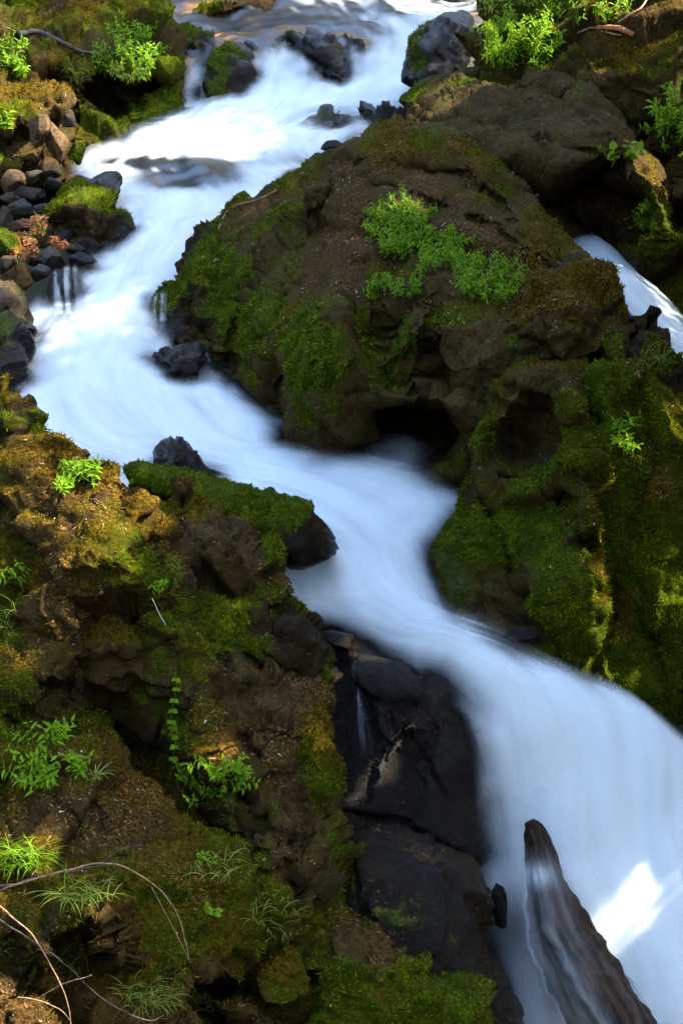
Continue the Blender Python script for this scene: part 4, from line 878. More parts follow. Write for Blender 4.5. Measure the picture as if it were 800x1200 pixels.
def moss_and_litter():
    for i, r in enumerate(ROCKS):
        dist = np.linalg.norm(r['V'].mean(0))
        dens = min(5200, 5200 * (9.0 / dist) ** 1.6) * r['tufts']
        P, N, vi, rg = scatter(r, np.maximum(sstep(0.42, 0.62, r['moss']), .20 * sstep(.15, .6, r['dry']) * (1 - sstep(.4, .8, r['wet'])) * sstep(-.35, .3, fbm(r['V'], .22, 3, 700 + i))), dens, 100 + i)
        n = len(P)
        if n > 20:
            rnd = rg.normal(size=(n, 3))
            D = N * 0.9 + rnd * 0.45 + np.array([0, 0, -0.15]); D /= np.linalg.norm(D, axis=1, keepdims=True)
            side = np.cross(D, rg.normal(size=(n, 3))); side /= np.linalg.norm(side, axis=1, keepdims=True)
            sc = (dist / 9.0) ** 0.6
            V, Tt = blades(P - N * 0.006, D, rg.uniform(0.011, 0.034, n) * sc * np.clip(1 + 0.9 * fbm(P, .18, 3, i + 60), .35, 2.2), rg.uniform(0.0028, 0.0066, n) * sc, side)
            sh = np.clip(rg.normal(0.40, 0.33, n) + 0.4 * fbm(P, 0.22, 3, i), 0, 1)
            dr = np.clip((r['dry'][vi] - 0.2) * 1.5 + rg.normal(0, 0.12, n) + 1.2 * (1 - sstep(.3, .5, r['moss'][vi])), 0, 1)
            o = mesh_obj('moss', V - r['foot'], Tt, M_TUFT, {'shade': np.repeat(sh, 3), 'dry': np.repeat(dr, 3)}, parent=r['o'], smooth=False)
            o['kind'] = 'stuff'
        if dist < 26:
            P, N, vi, rg = scatter(r, np.clip(r['dry'] * 0.9 + 0.1, 0, 1) * sstep(.25, .8, r['N'][:, 2]) * sstep(-.1, .5, fbm(r['V'], .3, 3, 500 + i)) * (1 - 0.8 * np.clip(r['wet'], 0, 1)), min(3200, 3200 * (9 / dist) ** 1.5), 300 + i)
            n = len(P)
            if n > 10:
                D = np.cross(N, rg.normal(size=(n, 3))); D /= np.linalg.norm(D, axis=1, keepdims=True)
                D = D + N * rg.normal(0, 0.25, n)[:, None]
                side = np.cross(N, D); side /= np.linalg.norm(side, axis=1, keepdims=True)
                sc = (dist / 9.0) ** 0.7
                V, Tt = blades(P + N * 0.012, D, np.clip(rg.lognormal(-4.1, .5, n), .007, .05) * sc, np.clip(rg.lognormal(-5.75, .45, n), .0015, .008) * sc, side)
                qx, qy = proj(P)
                red = blob(qx, qy, [(38, 275, 22, 22, .9), (75, 787, 30, 5, .9), (30, 780, 30, 6, .8), (320, 808, 22, 6, .9), (318, 835, 22, 12, .9), (335, 985, 10, 8, .9), (620, 160, 30, 12, .5), (525, 180, 30, 10, .4), (60, 730, 40, 30, .2)])
                sh = np.where(rg.random(n) < red, 0.55 + rg.normal(0, 0.03, n), np.clip(rg.beta(1.0, 2.6, n), 0, 1))
                o = mesh_obj('needle_litter', V - r['foot'], Tt, M_LITTER, {'shade': np.repeat(np.clip(sh, 0, 1), 3)}, parent=r['o'], smooth=False)
                o['kind'] = 'stuff'
moss_and_litter()

def red_needles():
    rg = np.random.default_rng(77); P, N = [], []
    for k in range(650):
        cx, cy, rx, ry = [(36, 278, 17, 16), (42, 262, 20, 8), (70, 285, 10, 8), (26, 296, 18, 7)][rg.integers(0, 4)]
        a, q = rg.uniform(0, 6.283), math.sqrt(rg.uniform())
        p, n, _ = hit(cx + rx * q * math.cos(a), cy + ry * q * math.sin(a))
        P.append(p); N.append(n)
    P, N = np.array(P), np.array(N); n = len(P)
    D = rg.normal(size=(n, 3)); D = unit_rows(D - N * (D * N).sum(1)[:, None] * .97); side = unit_rows(np.cross(N, D))
    V, T = blades(P + N * .02, D, rg.uniform(.03, .06, n), rg.uniform(.004, .008, n), side)
    o = mesh_obj('red_needles', V, T, M_LITTER, {'shade': np.repeat(np.clip(rg.normal(.50, .09, n), 0, 1), 3)}, smooth=False); o['kind'] = 'stuff'
red_needles()

# ------------------------------------------------------------------ the stream
STREAM = [  # left edge px,py,d  |  right edge px,py,d   (looking at the picture), from the source down
    (120, -70, 40, 640, -70, 40),
    (165, -12, 33.5, 600, -14, 33.5),
    (180, 35, 30.0, 565, 10, 30.5),
    (190, 52, 28.1, 545, 24, 28.7),
    (194, 66, 27.4, 522, 50, 27.6),
    (188, 118, 26.8, 508, 98, 26.5),
    (175, 136, 25.9, 502, 112, 25.7),
    (140, 158, 24.6, 495, 138, 24.3),
    (80, 194, 22.6, 410, 172, 22.6),
    (95, 232, 20.9, 345, 208, 21.0),
    (110, 262, 19.6, 310, 240, 19.9),
    (90, 300, 18.3, 270, 280, 18.6),
    (50, 338, 17.2, 245, 330, 17.3),
    (15, 388, 16.0, 235, 392, 16.0),
    (-10, 432, 15.0, 290, 442, 14.9),
    (-15, 478, 13.9, 350, 488, 13.8),
    (20, 535, 12.7, 400, 520, 13.1),
    (120, 575, 12.1, 480, 528, 12.9),
    (240, 615, 11.6, 545, 560, 12.3),
    (310, 670, 10.95, 552, 620, 11.65),
    (335, 722, 10.4, 562, 695, 10.9),
    (380, 752, 10.05, 605, 752, 10.25),
    (470, 785, 9.75, 680, 785, 9.95),
    (535, 845, 9.4, 770, 838, 9.65),
    (550, 920, 9.1, 850, 905, 9.35),
    (552, 1000, 8.85, 910, 990, 9.0),
    (575, 1100, 8.5, 960, 1100, 8.6),
    (600, 1300, 7.9, 1010, 1300, 7.9),
]

def ribbon(name, stations, nu, nv, bulge, layers, foamf, coverf, seed, kind='structure', bed=True, wob=0.11, rockfade=0.32, rockmin=0.0, maxc=1.0, parent=None):
    L = catmull(W(*[[s[k] for s in stations] for k in (0, 1, 2)]), nv)
    R = catmull(W(*[[s[k] for s in stations] for k in (3, 4, 5)]), nv)
    u = np.linspace(0, 1, nu)[None, :, None]
    V = L[:, None] * (1 - u) + R[:, None] * u                      # nv, nu, 3
    wid = np.linalg.norm(R - L, axis=1)
    arc = np.r_[0, np.cumsum(np.linalg.norm(np.diff((L + R) / 2, axis=0), axis=1))]
    T = np.gradient((L + R) / 2, axis=0); T /= np.linalg.norm(T, axis=1, keepdims=True)
    S = (R - L) / wid[:, None]
    Nn = np.cross(T, S); Nn /= np.linalg.norm(Nn, axis=1, keepdims=True)
    Nn[Nn[:, 2] < 0] *= -1
    Nf = np.repeat(Nn[:, None], nu, 1).reshape(-1, 3)
    uu = np.repeat(np.linspace(0, 1, nu)[None], nv, 0).ravel()
    aa = np.repeat(arc[:, None], nu, 1).ravel(); ww = np.repeat(wid[:, None], nu, 1).ravel()
    V = V.reshape(-1, 3)
    flow = np.stack([uu * ww, aa * 0.16, np.full_like(uu, seed)], -1)   # stretched along the flow
    V0 = V + Nf * (bulge * (1 - (2 * uu - 1) ** 2) * np.minimum(1, ww))[:, None]
    V0 = V0 + Nf * (wob * fbm(flow, 0.7, 3, seed) + 0.7 * wob * fbm(V, 1.3, 3, seed + 2))[:, None]
    F_ = []
    for j in range(nv - 1):
        for i in range(nu - 1):
            a = j * nu + i
            F_.append((a, a + 1, a + nu + 1, a + nu))
    objs = []
    for k, off in enumerate(layers):
        Vk = V0 + Nf * (off + 0.02 * k * fbm(flow + k * 9.1, 0.5, 3, seed + k))[:, None]
        px, py = proj(Vk)
        dist = np.array([(lambda h: h[3] if h[0] is not None else 9)(BVH.find_nearest(Vector(v), 0.8)) for v in Vk.tolist()])
        dist = np.where(np.isfinite(dist), dist, 9)
        near = rockmin + (1 - rockmin) * sstep(0.0, rockfade * (1 + 0.5 * k), dist + 0.05 * fbm(flow, 0.25, 3, seed + 40))
        edge = sstep(0, 0.10, uu) * sstep(0, 0.10, 1 - uu)
        st = fbm(flow, 0.28, 4, seed + 3 + 11 * k); big = fbm(flow, 1.4, 3, seed + 5 + k)
        f0 = foamf(px, py); foam = np.clip(f0 + (0.20 + 0.6 * np.clip(0.9 - f0, 0, .5)) * st + 0.24 * big - .06, 0, 1)
        cov = np.clip(near * edge * (coverf(px, py) + 0.12 * st), 0, 1) * (maxc if k == 0 else 0.55 * maxc)
        if k > 0: cov = cov * foam
        o = mesh_obj(name if k == 0 else 'white_water', Vk, F_, M_WATER, {'foam': foam, 'cover': cov}, parent=parent)
        if kind: o['kind'] = kind
        objs.append(o)
    if bed:
        Vb = V0 - Nf * (0.20 + 0.07 * fbm(V0, 0.6, 3, seed))[:, None]
        # the bed runs wider than the water
        ctr = np.repeat(((L + R) / 2)[:, None], nu, 1).reshape(-1, 3)
        Vb = Vb + (V - ctr) * 0.03
        o = mesh_obj('stream_bed', Vb, F_, M_BED); o['kind'] = 'structure'
    return V0.reshape(nv, nu, 3)

def main_foam(px, py):
    f = np.full_like(px, 0.97)
    f += blob(px, py, [(280, 24, 150, 34, -1.4), (200, 14, 60, 34, -1.0), (450, 4, 80, 14, -.6), (400, 40, 50, 16, -.5), (250, 62, 40, 14, -.5), (330, 44, 70, 12, -.6), (205, 75, 12, 18, -.3), (262, 90, 14, 30, -.4),
                       (200, 190, 60, 8, -.7), (238, 202, 64, 17, -1.3), (150, 190, 50, 7, -.5), (200, 214, 40, 8, -.6), (345, 188, 26, 12, -.5), (290, 190, 40, 5, -.4), (385, 80, 20, 18, -.3),
                       (345, 118, 60, 8, .3), (390, 145, 30, 14, -.2), (325, 85, 30, 30, .2), (78, 335, 22, 30, -.9), (182, 365, 14, 22, -.35), (160, 320, 12, 30, -.15), (225, 310, 20, 40, -.2),
                       (530, 690, 16, 60, -.25), (560, 890, 22, 30, -.25), (150, 480, 60, 20, -.10), (600, 900, 20, 60, -.08)])
    return f
def main_cover(px, py):
    return 1 + blob(px, py, [(598, 1110, 30, 110, -.6), (555, 1000, 12, 60, -.3), (640, 1000, 30, 30, -.15), (585, 960, 10, 40, -.2)])
WATER = ribbon('stream_water', STREAM, 110, 520, 0.10, (0.0, 0.05, 0.11), main_foam, main_cover, 3)

# side chute on the right
ribbon('side_stream', [(655, 280, 16.2, 690, 276, 16.4), (668, 292, 15.6, 720, 296, 15.7), (690, 315, 14.9, 752, 325, 15.0), (712, 345, 14.2, 782, 358, 14.4), (745, 385, 13.5, 815, 395, 13.8), (790, 430, 12.9, 850, 430, 13.2), (860, 500, 12.4, 930, 500, 12.6)],
       30, 120, 0.08, (0.0, 0.05), lambda px, py: 0.9 + 0 * px, lambda px, py: 0.95 + 0 * px, 13, rockfade=0.12)

def drape(name, left, right, cover, foam, seed, lift=0.035, nu=24, nv=70, dmax=None):
    """a thin veil of falling water lying on the rock"""
    L = catmull(np.array(left, float), nv); R = catmull(np.array(right, float), nv)
    uu = np.linspace(0, 1, nu)
    Q = L[:, None] * (1 - uu[None, :, None]) + R[:, None] * uu[None, :, None]
    Dp = np.zeros((nv, nu))
    for j in range(nv):
        for i in range(nu):
            p, n_, _ = hit(Q[j, i, 0], Q[j, i, 1]); Dp[j, i] = p[1]
    md = np.median(Dp, axis=1, keepdims=True); Dp = np.clip(Dp, md - .35, md + .35)
    for _ in range(6):
        Dp[1:-1] = .5 * Dp[1:-1] + .25 * (Dp[2:] + Dp[:-2]); Dp[:, 1:-1] = .5 * Dp[:, 1:-1] + .25 * (Dp[:, 2:] + Dp[:, :-2])
    V = W(Q[..., 0], Q[..., 1], Dp - lift).reshape(-1, 3)
    U = np.tile(uu, nv); A = np.repeat(np.linspace(0, 1, nv), nu)
    st = fbm(np.stack([U * 7, A * 1.3, 0 * A + seed], -1), 1.0, 4, seed)
    cv = np.clip((cover * (.04 + 1.3 * sstep(-.05, .6, st))) * sstep(0, .45, U) * sstep(0, .45, 1 - U) * sstep(0, .15, A) * sstep(0, .35, 1 - A), 0, 1)
    F_ = [(j * nu + i, j * nu + i + 1, (j + 1) * nu + i + 1, (j + 1) * nu + i) for j in range(nv - 1) for i in range(nu - 1)]
    o = mesh_obj(name, V, F_, M_WATER, {'cover': cv, 'foam': np.full(len(V), foam)}); o['kind'] = 'structure'
def log_veil():
    G, al, an = EXTRA_VEIL[0]
    n, m = al.shape
    P = G.reshape(-1, 3); px, py = proj(P)
    al, an = al.ravel(), an.ravel()
    st = fbm(np.stack([np.cos(an * 6.283) * 4.2, np.sin(an * 6.283) * 4.2, al * 1.0], -1), 1.0, 4, 21)
    axis = np.interp(py, [960, 1015, 1055, 1100, 1150, 1210], [620, 636, 648, 660, 680, 705])
    cv = (.11 + .10 * st) * sstep(-36, 10, axis - px) * sstep(985, 1040, py) + .5 * np.exp(-(((px - 628) / 18) ** 2 + ((py - 1026) / 12) ** 2)) + .03 * sstep(.1, .6, st)
    cv = np.clip(cv * sstep(965, 1000, py), 0, .8)
    F_ = [(j * m + i, j * m + (i + 1) % m, (j + 1) * m + (i + 1) % m, (j + 1) * m + i) for j in range(n - 1) for i in range(m)]
    o = mesh_obj('cascade', P, F_, M_WATER, {'cover': cv, 'foam': np.full(len(P), .95)}); o['kind'] = 'structure'
log_veil()
drape('cascade', [(56, 316), (54, 345), (58, 388)], [(94, 306), (98, 340), (102, 388)], .5, .95, 51)
drape('cascade', [(172, 338), (168, 365), (166, 400)], [(198, 338), (198, 368), (200, 400)], .4, .95, 52)
drape('cascade', [(408, 770), (408, 820), (402, 890)], [(430, 772), (430, 820), (446, 890)], .13, .95, 53)

# ------------------------------------------------------------------ terrain
def zs(y):
    d = WATER[:, :, 1].mean(1); z = WATER[:, :, 2].mean(1)
    o = np.argsort(d)
    return np.interp(y, d[o], z[o])

def terrain_z(X, Y):
    base = zs(np.clip(Y, 8, 39)) - 1.1
    base = base - np.clip(8 - Y, 0, 6) * 0.25 + np.clip(Y - 39, 0, 400) * 0.16
    hw = 0.27 * np.clip(Y, 0, 60) + 0.6
    bank = np.clip(np.abs(X) - hw, 0, None)
    rise = np.where(X > 0, 0.95, 0.95) * bank + np.clip(-6 - Y, 0, 60) * 1.8 + np.clip(Y - 44, 0, 80) * 0.75  # unseen slopes behind the camera and upstream raised to cut sky light and reflections
    rise = 30 * (1 - np.exp(-rise / 30))
    P = np.stack([X, Y, 0 * X], -1).reshape(-1, 3)
    nz = (0.35 * fbm(P, 2.2, 4, 400) + 1.5 * fbm(P, 30, 3, 410)).reshape(X.shape)
    return base + rise + nz * np.clip(bank / 2.0, 0.12, 1)

def terrain():
    ax = np.sign(np.linspace(-1, 1, 150)) * (np.abs(np.linspace(-1, 1, 150)) ** 2.6) * 600
    ay = np.r_[np.linspace(-300, -5, 20), np.linspace(-4, 45, 110), 45 + np.linspace(0.01, 1, 40) ** 2.2 * 900]
    X, Y = np.meshgrid(ax, ay)
    V = np.stack([X, Y, terrain_z(X, Y)], -1).reshape(-1, 3)
    nx = len(ax); F_ = [(j * nx + i, j * nx + i + 1, (j + 1) * nx + i + 1, (j + 1) * nx + i) for j in range(len(ay) - 1) for i in range(nx - 1)]
    o = mesh_obj('ground', V, F_, M_GROUND); o['kind'] = 'structure'
terrain()

def tz(x, y): return float(terrain_z(np.array([[x]]), np.array([[y]]))[0, 0])

def WHIT(px, py):
    """nearest point of the stream surface to the ray through px,py"""
    r = unit_rows(W(px, py, 10.0)); Q = WATER.reshape(-1, 3); t = Q @ r
    return Q[np.argmin(np.linalg.norm(Q - t[:, None] * r, axis=1))]
GAPS = [(698, 550, .16), (706, 575, .2), (712, 600, .22), (710, 625, .2), (700, 660, .18), (690, 700, .2), (702, 740, .2), (718, 780, .2), (758, 172, .35), (768, 195, .42), (776, 225, .4), (782, 260, .35), (120, 575, .34), (135, 650, .22),
        (55, 160, .9), (70, 165, .7), (105, 226, .7), (20, 290, .6), (490, 132, .55), (385, 425, .3), (35, 102, .8), (20, 125, .6), (640, 335, .35), (92, 178, .5), (785, 280, .3), (590, 610, .2), (560, 500, .2), (375, 860, .2),
        (265, 715, .16), (160, 85, .5), (180, 600, .2), (740, 20, .5), (250, 566, .0), (630, 60, .5), (470, 250, .35), (250, 900, .2), (20, 1010, .2)]
GAPS = [(np.array(hit(a, b)[0]), r) for a, b, r in GAPS + [(428, 766, .14), (455, 900, .12)] if r > 0]
GAPS += [(W(205, 196, 22.4), 1.0), (W(290, 26, 30.5), 1.2), (WHIT(722, 1080), .34)]
def leaks(gp, r):
    S = np.array(SDIR); Q = WATER.reshape(-1, 3)[::5]
    t = (gp - Q) @ S; dq = np.linalg.norm((gp - Q) - t[:, None] * S, axis=1)
    for q in Q[(t > .4) & (dq < r + .15)]:
        if BVH.ray_cast(Vector(q) + SDIR * .15, SDIR)[0] is None: return True
    return False
def fit_gap(gp, r):
    for f in (1, .7, .45):
        if not leaks(gp, r * f): return r * f
    return 0
_n = len(GAPS) - 3
GAPS = [(g, fit_gap(g, r)) for g, r in GAPS[:_n]] + GAPS[_n:]
GAPS = [(g, r * 1.1) for g, r in GAPS]
GAPS = [(g, r) for g, r in GAPS if r > 0]
def shade_tree(px, py, d, t, r, n, seed, flat=0.75, leaf=0.17):
    """an unseen tree added so its crown blocks the sunlight on its way to the spot seen at px,py"""
    rg = np.random.default_rng(seed)
    n = int(n * 2.0)
    c = W(px, py, d) + np.array(SDIR) * t
    bx = max(c[0] + 2.0, 0.27 * c[1] + 2.6); by = c[1] + 1.2
    z0 = tz(bx, by) - 0.2
    base = np.array([bx, by, z0])
    root = empty('added_shade_tree', base, 'unseen tree added beyond the right bank, its crown set to block the sun', 'tree', 'unseen trees added to shade the ravine')  # added out of view, placed where its crown shades one spot
    h = c[2] - z0
    top = c - base
    pts = catmull([(0, 0, 0), (top[0] * .15, top[1] * .1, h * .35), (top[0] * .6, top[1] * .6, h * .75), tuple(top)], 14)
    V, F_ = tube(pts, np.linspace(0.20, 0.05, 14), 10, 0.1, seed)
    mesh_obj('trunk', V, F_, M_TRUNK, parent=root)
    K = 12
    dirs = rg.normal(size=(K, 3)); dirs /= np.linalg.norm(dirs, axis=1, keepdims=True)
    cl = top + dirs * np.array([1, 1, flat]) * r * rg.uniform(.45, .85, (K, 1))
    for k in range(K):
        v, f = tube(catmull([pts[9], (pts[11] + cl[k]) / 2 + (0, 0, .15), cl[k]], 8), np.linspace(.045, .01, 8), 6)
        mesh_obj('limb', v, f, M_TRUNK, parent=root)
    P = cl[rg.integers(0, K, n)] + rg.normal(size=(n, 3)) * r * 0.26
    keep = np.ones(n, bool); S = np.array(SDIR)
    for gp, gr in GAPS:                      # leaves thinned out along sun lines to shape the sun flecks
        q = P + base - gp; q = q - (q @ S)[:, None] * S
        keep &= rg.random(n) < sstep(.45 * gr, 1.15 * gr + .25, np.linalg.norm(q, axis=1))
    P = P[keep]; n = len(P)
    D = rg.normal(size=(n, 3)) * (1, 1, .5); D /= np.linalg.norm(D, axis=1, keepdims=True)
    side = np.cross(D, rg.normal(size=(n, 3)) * .5 + (0, 0, 1)); side /= np.linalg.norm(side, axis=1, keepdims=True)
    L = rg.uniform(.6, 1.2, n) * leaf; Wd = L * 0.42
    V = np.empty((n, 4, 3)); V[:, 0] = P; V[:, 1] = P + D * L[:, None] * .45 + side * Wd[:, None]; V[:, 2] = P + D * L[:, None]; V[:, 3] = P + D * L[:, None] * .45 - side * Wd[:, None]
    o = mesh_obj('crown', V.reshape(-1, 3), np.arange(n * 4).reshape(-1, 4), M_SHADE_LEAF, {'shade': np.repeat(rg.random(n), 4)}, parent=root, smooth=False); o['kind'] = 'stuff'

TREES = [(440, 660, 11.2, 10.0, 1.7, 3600), (290, 580, 12.0, 11.5, 1.8, 3600), (800, 980, 8.9, 7.5, 1.6, 3600), (700, 960, 8.9, 10.5, 1.6, 3400), (420, 100, 26.5, 14.0, 3.0, 6000), (240, 260, 19.5, 20.0, 2.7, 5000),   # shaded spot px, py, depth, distance towards the sun, crown radius, leaves
    (500, 300, 14.0, 11.0, 2.6, 5200), (640, 150, 17.0, 8.0, 2.4, 4800), (400, 540, 12.8, 11.0, 2.2, 4200), (180, 900, 8.0, 9.5, 2.0, 4200),
    (690, 880, 9.2, 8.0, 2.2, 6000), (800, 1020, 8.8, 7.5, 1.6, 4000), (440, 1150, 7.5, 8.5, 1.7, 3400), (330, 90, 27.0, 15.0, 3.8, 9500), (150, 300, 18.5, 18.0, 2.9, 5000), (260, 200, 21.5, 17.0, 2.9, 4600),
    (620, 640, 10.8, 9.0, 1.7, 3400), (150, 460, 14.0, 13.0, 2.3, 4300), (300, 740, 9.2, 10.0, 1.7, 3400), (120, 60, 27.0, 19.0, 3.0, 2000), (350, 400, 14, 12.0, 2.2, 4000)]
for i, a in enumerate(TREES): shade_tree(*a, 900 + i)

# ------------------------------------------------------------------ plants
def leaf_shape(n, P, D, U, L, Wd, droop=0.25):
    """n folded pointed leaves: base points P, directions D, upper-side normals U"""
    S = np.cross(D, U); S /= np.maximum(np.linalg.norm(S, axis=1, keepdims=True), 1e-9)
    U = np.cross(S, D)
    L = L[:, None]; w_ = Wd[:, None]
    def at(f, wd, up): return P + D * L * f + S * w_ * wd + U * (L * up - L * droop * f * f)
    V = np.stack([at(0, 0, 0), at(.33, .5, .05), at(.33, 0, -.02), at(.33, -.5, .05), at(.68, .36, .05), at(.68, 0, -.01), at(.68, -.36, .05), at(1, 0, 0)], 1)
    f = np.array([(0, 2, 1), (0, 3, 2), (1, 2, 5), (1, 5, 4), (2, 3, 6), (2, 6, 5), (4, 5, 7), (5, 6, 7)])
    Fc = (np.arange(n)[:, None, None] * 8 + f[None]).reshape(-1, 3)
    return V.reshape(-1, 3), Fc

def unit(v): return v / np.maximum(np.linalg.norm(v, axis=-1, keepdims=True), 1e-9)

LEAFM = {}
def one_leaf(mat):
    if mat.name not in LEAFM:
        V, Fc = leaf_shape(1, np.zeros((1, 3)), np.array([[1., 0, 0]]), np.array([[0, 0, 1.]]), np.array([1.]), np.array([.42]))
        me = bpy.data.meshes.new('leaf'); me.from_pydata(V.tolist(), [], Fc.tolist()); me.materials.append(mat)
        a = me.attributes.new('shade', 'FLOAT', 'POINT'); a.data.foreach_set('value', np.full(8, 0.6, np.float32))
        LEAFM[mat.name] = me
    return LEAFM[mat.name]

def herb(label, cx, cy, rx, ry, nst, slen, leaf, per, seed, mat=None, separate=False, lean=(0, 0, 1.0), out=0.5, wr=0.34, stemshow=True):
    """a clump of leafy stems rooted on the rock around the spot seen at cx,cy"""
    mat = mat or M_LEAF
    rg = np.random.default_rng(seed)
    loc, nrm, _ = hit(cx, cy)
    loc = np.array(loc); nrm = np.array(nrm); m = np.linalg.norm(loc) / F
    root = empty('leafy_herb', loc, label, 'plant')
    rt = np.array([1., 0, 0]); upv = np.array([0, .35, .94])
    LP, LD, LU, LL, SH = [], [], [], [], []
    for k in range(nst):
        a = rg.uniform(0, 2 * math.pi); q = math.sqrt(rg.uniform(0, 1))
        ox, oy = q * math.cos(a), q * math.sin(a)
        b, bn, _ = hit(cx + ox * rx, cy + oy * ry + ry * .25)
        b = np.array(b); bn = np.array(bn)
        if np.linalg.norm(b - loc) > max(rx, ry) * m * 2.2: b = loc + rt * ox * rx * m - upv * oy * ry * m * .6
        L = slen * rg.uniform(.6, 1.15)
        d0 = unit(bn * 0.5 + np.array(lean) * 0.7 + rt * ox * out + rg.normal(size=3) * .16)
        d1 = unit(d0 + np.array([ox * .35, -.25, -.55]))
        pts = catmull([b, b + d0 * L * .5, b + d0 * L * .75 + d1 * L * .27], 8) - loc
        if stemshow:
            v, f = tube(pts, np.linspace(.0028, .0012, 8) * max(1, m / .006), 4)
            st = mesh_obj('stem', v, f, mat, {'shade': np.full(len(v), .15)}, parent=root)
        np_ = max(2, int(per * rg.uniform(.8, 1.2)))
        for j in range(np_):
            t = 0.22 + 0.78 * (j + .5) / np_
            p = pts[min(7, int(t * 7))]; dirs = unit(d0 * (1 - t) + d1 * t)
            sx = unit(np.cross(dirs, rg.normal(size=3)))
            for sgn in (1, -1):
                D = unit(sx * sgn + dirs * rg.uniform(.25, .7) + rg.normal(size=3) * .2 + (0, 0, -.1))
                LP.append(p); LD.append(D); LU.append(unit(dirs * .6 + np.array([0, -.25, .7]) + rg.normal(size=3) * .25))
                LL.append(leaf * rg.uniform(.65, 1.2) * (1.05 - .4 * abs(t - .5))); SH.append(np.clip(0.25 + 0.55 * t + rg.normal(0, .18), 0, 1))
    LP, LD, LU, LL, SH = map(np.array, (LP, LD, LU, LL, SH))
    if separate:
        me = one_leaf(mat)
        for p, d, u, l in zip(LP, LD, LU, LL):
            o = bpy.data.objects.new('leaf', me); link(o, root)
            y = unit(np.cross(u, d)); z = np.cross(d, y)
            M = Matrix(((d[0], y[0], z[0], p[0]), (d[1], y[1], z[1], p[1]), (d[2], y[2], z[2], p[2]), (0, 0, 0, 1)))
            o.matrix_basis = M @ Matrix.Diagonal((l, l * wr / .42, l, 1))
    else:
        V, Fc = leaf_shape(len(LP), LP, LD, LU, LL, LL * wr)
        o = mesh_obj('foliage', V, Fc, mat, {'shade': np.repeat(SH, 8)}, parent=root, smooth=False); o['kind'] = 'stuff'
    return root

def grass(label, cx, cy, rx, ry, n, blade, wd, seed, mat=None, arch=1.0, name='grass_tuft', side=0.0):
    mat = mat or M_GRASS
    rg = np.random.default_rng(seed)
    loc, nrm, _ = hit(cx, cy); loc = np.array(loc); m = np.linalg.norm(loc) / F
    root = empty(name, loc, label, 'grass')
    V, F_, SH = [], [], []
    for k in range(n):
        a = rg.uniform(0, 2 * math.pi); q = math.sqrt(rg.uniform(0, 1))
        b, bn, _ = hit(cx + q * math.cos(a) * rx, cy + q * math.sin(a) * ry)
        b = np.array(b)
        if np.linalg.norm(b - loc) > max(rx, ry) * m * 2.5: b = loc + np.array([math.cos(a) * rx * m * q, 0, -math.sin(a) * ry * m * q * .5])
        L = blade * rg.uniform(.5, 1.2)
        az = rg.uniform(0, 2 * math.pi); hd = unit(np.array([math.cos(az) + side, math.sin(az) * .7 - .35, 0]))
        e = rg.uniform(.9, 1.4); cur = arch * rg.uniform(1.2, 2.6)
        p = b - loc; S = np.array([-hd[1], hd[0], 0]); S = unit(S * .8 + rg.normal(size=3) * .3)
        i0 = len(V); sh = np.clip(rg.normal(.5, .25), 0, 1); ns = 7
        for j in range(ns):
            t = j / (ns - 1); ww = wd * (1 - t) ** .7 * (0.6 + 1.2 * min(t, .33))
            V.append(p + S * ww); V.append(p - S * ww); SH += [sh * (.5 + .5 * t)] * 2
            an = e - cur * t
            p = p + (hd * math.cos(an) + np.array([0, 0, 1]) * math.sin(an)) * L / (ns - 1)
        for j in range(ns - 1): F_.append((i0 + 2 * j, i0 + 2 * j + 1, i0 + 2 * j + 3, i0 + 2 * j + 2))
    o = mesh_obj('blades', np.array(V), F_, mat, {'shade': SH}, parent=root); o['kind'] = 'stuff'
    return root

herb('lush rounded herb clump, upper left of the plants on the central boulder', 468, 266, 31, 34, 120, .24, .058, 8, 1)
herb('upright herb clump in the middle of the plants on the central boulder', 519, 298, 22, 34, 90, .24, .056, 8, 2)
herb('loose spreading herb clump at the right of the plants on the central boulder', 573, 328, 31, 27, 80, .24, .056, 7, 3)
herb('low trailing herb clump at lower left of the plants on the central boulder', 463, 337, 28, 12, 46, .17, .052, 6, 4)
herb('tiny bright seedling alone on the face of the central boulder', 536, 379, 4, 4, 3, .07, .05, 2, 41)
herb('bright herb clump spilling over the top of the upper right bank', 612, 52, 36, 30, 90, .36, .085, 8, 5)
herb('yellowish herbs growing at the very top above the bright clump on the upper right bank', 600, 12, 30, 14, 26, .35, .10, 5, 6, mat=M_YLEAF)
herb('thin row of pale sprigs along the top of the upper right bank', 690, 18, 45, 10, 22, .28, .09, 4, 7)
herb('dark green leafy clump at the right edge below the upper right bank', 790, 138, 20, 30, 50, .34, .09, 6, 8)
herb('hanging light green plant on the mossy right rim of the undercut block', 762, 250, 9, 24, 20, .22, .06, 5, 9, lean=(0, -.3, -.2))
herb('few round pale leaves dotted on the dark face left of the mossy rim', 738, 180, 16, 16, 7, .10, .11, 1, 10, wr=.8, stemshow=False)
herb('tall leafy bush on the ledge of the upper left bank', 155, 62, 30, 26, 50, .55, .12, 7, 11)
herb('yellow flowering low plant hanging at the ledge edge below the tall leafy bush', 152, 88, 16, 10, 22, .26, .10, 4, 12, mat=M_YLEAF)
herb('small sprigs on the ledge left of the yellow flowering plant', 112, 76, 14, 8, 12, .26, .09, 4, 13)
herb('green leafy clump at the left edge of the upper left bank', 8, 72, 18, 22, 30, .40, .11, 5, 14)
herb('small leafy plant hanging at the left edge over the lower yellow moss ledge', 3, 140, 8, 14, 12, .25, .10, 4, 15)
herb('feathery pale green plant on the crown of the left outcrop against the pool', 98, 558, 18, 12, 22, .17, .055, 6, 16)
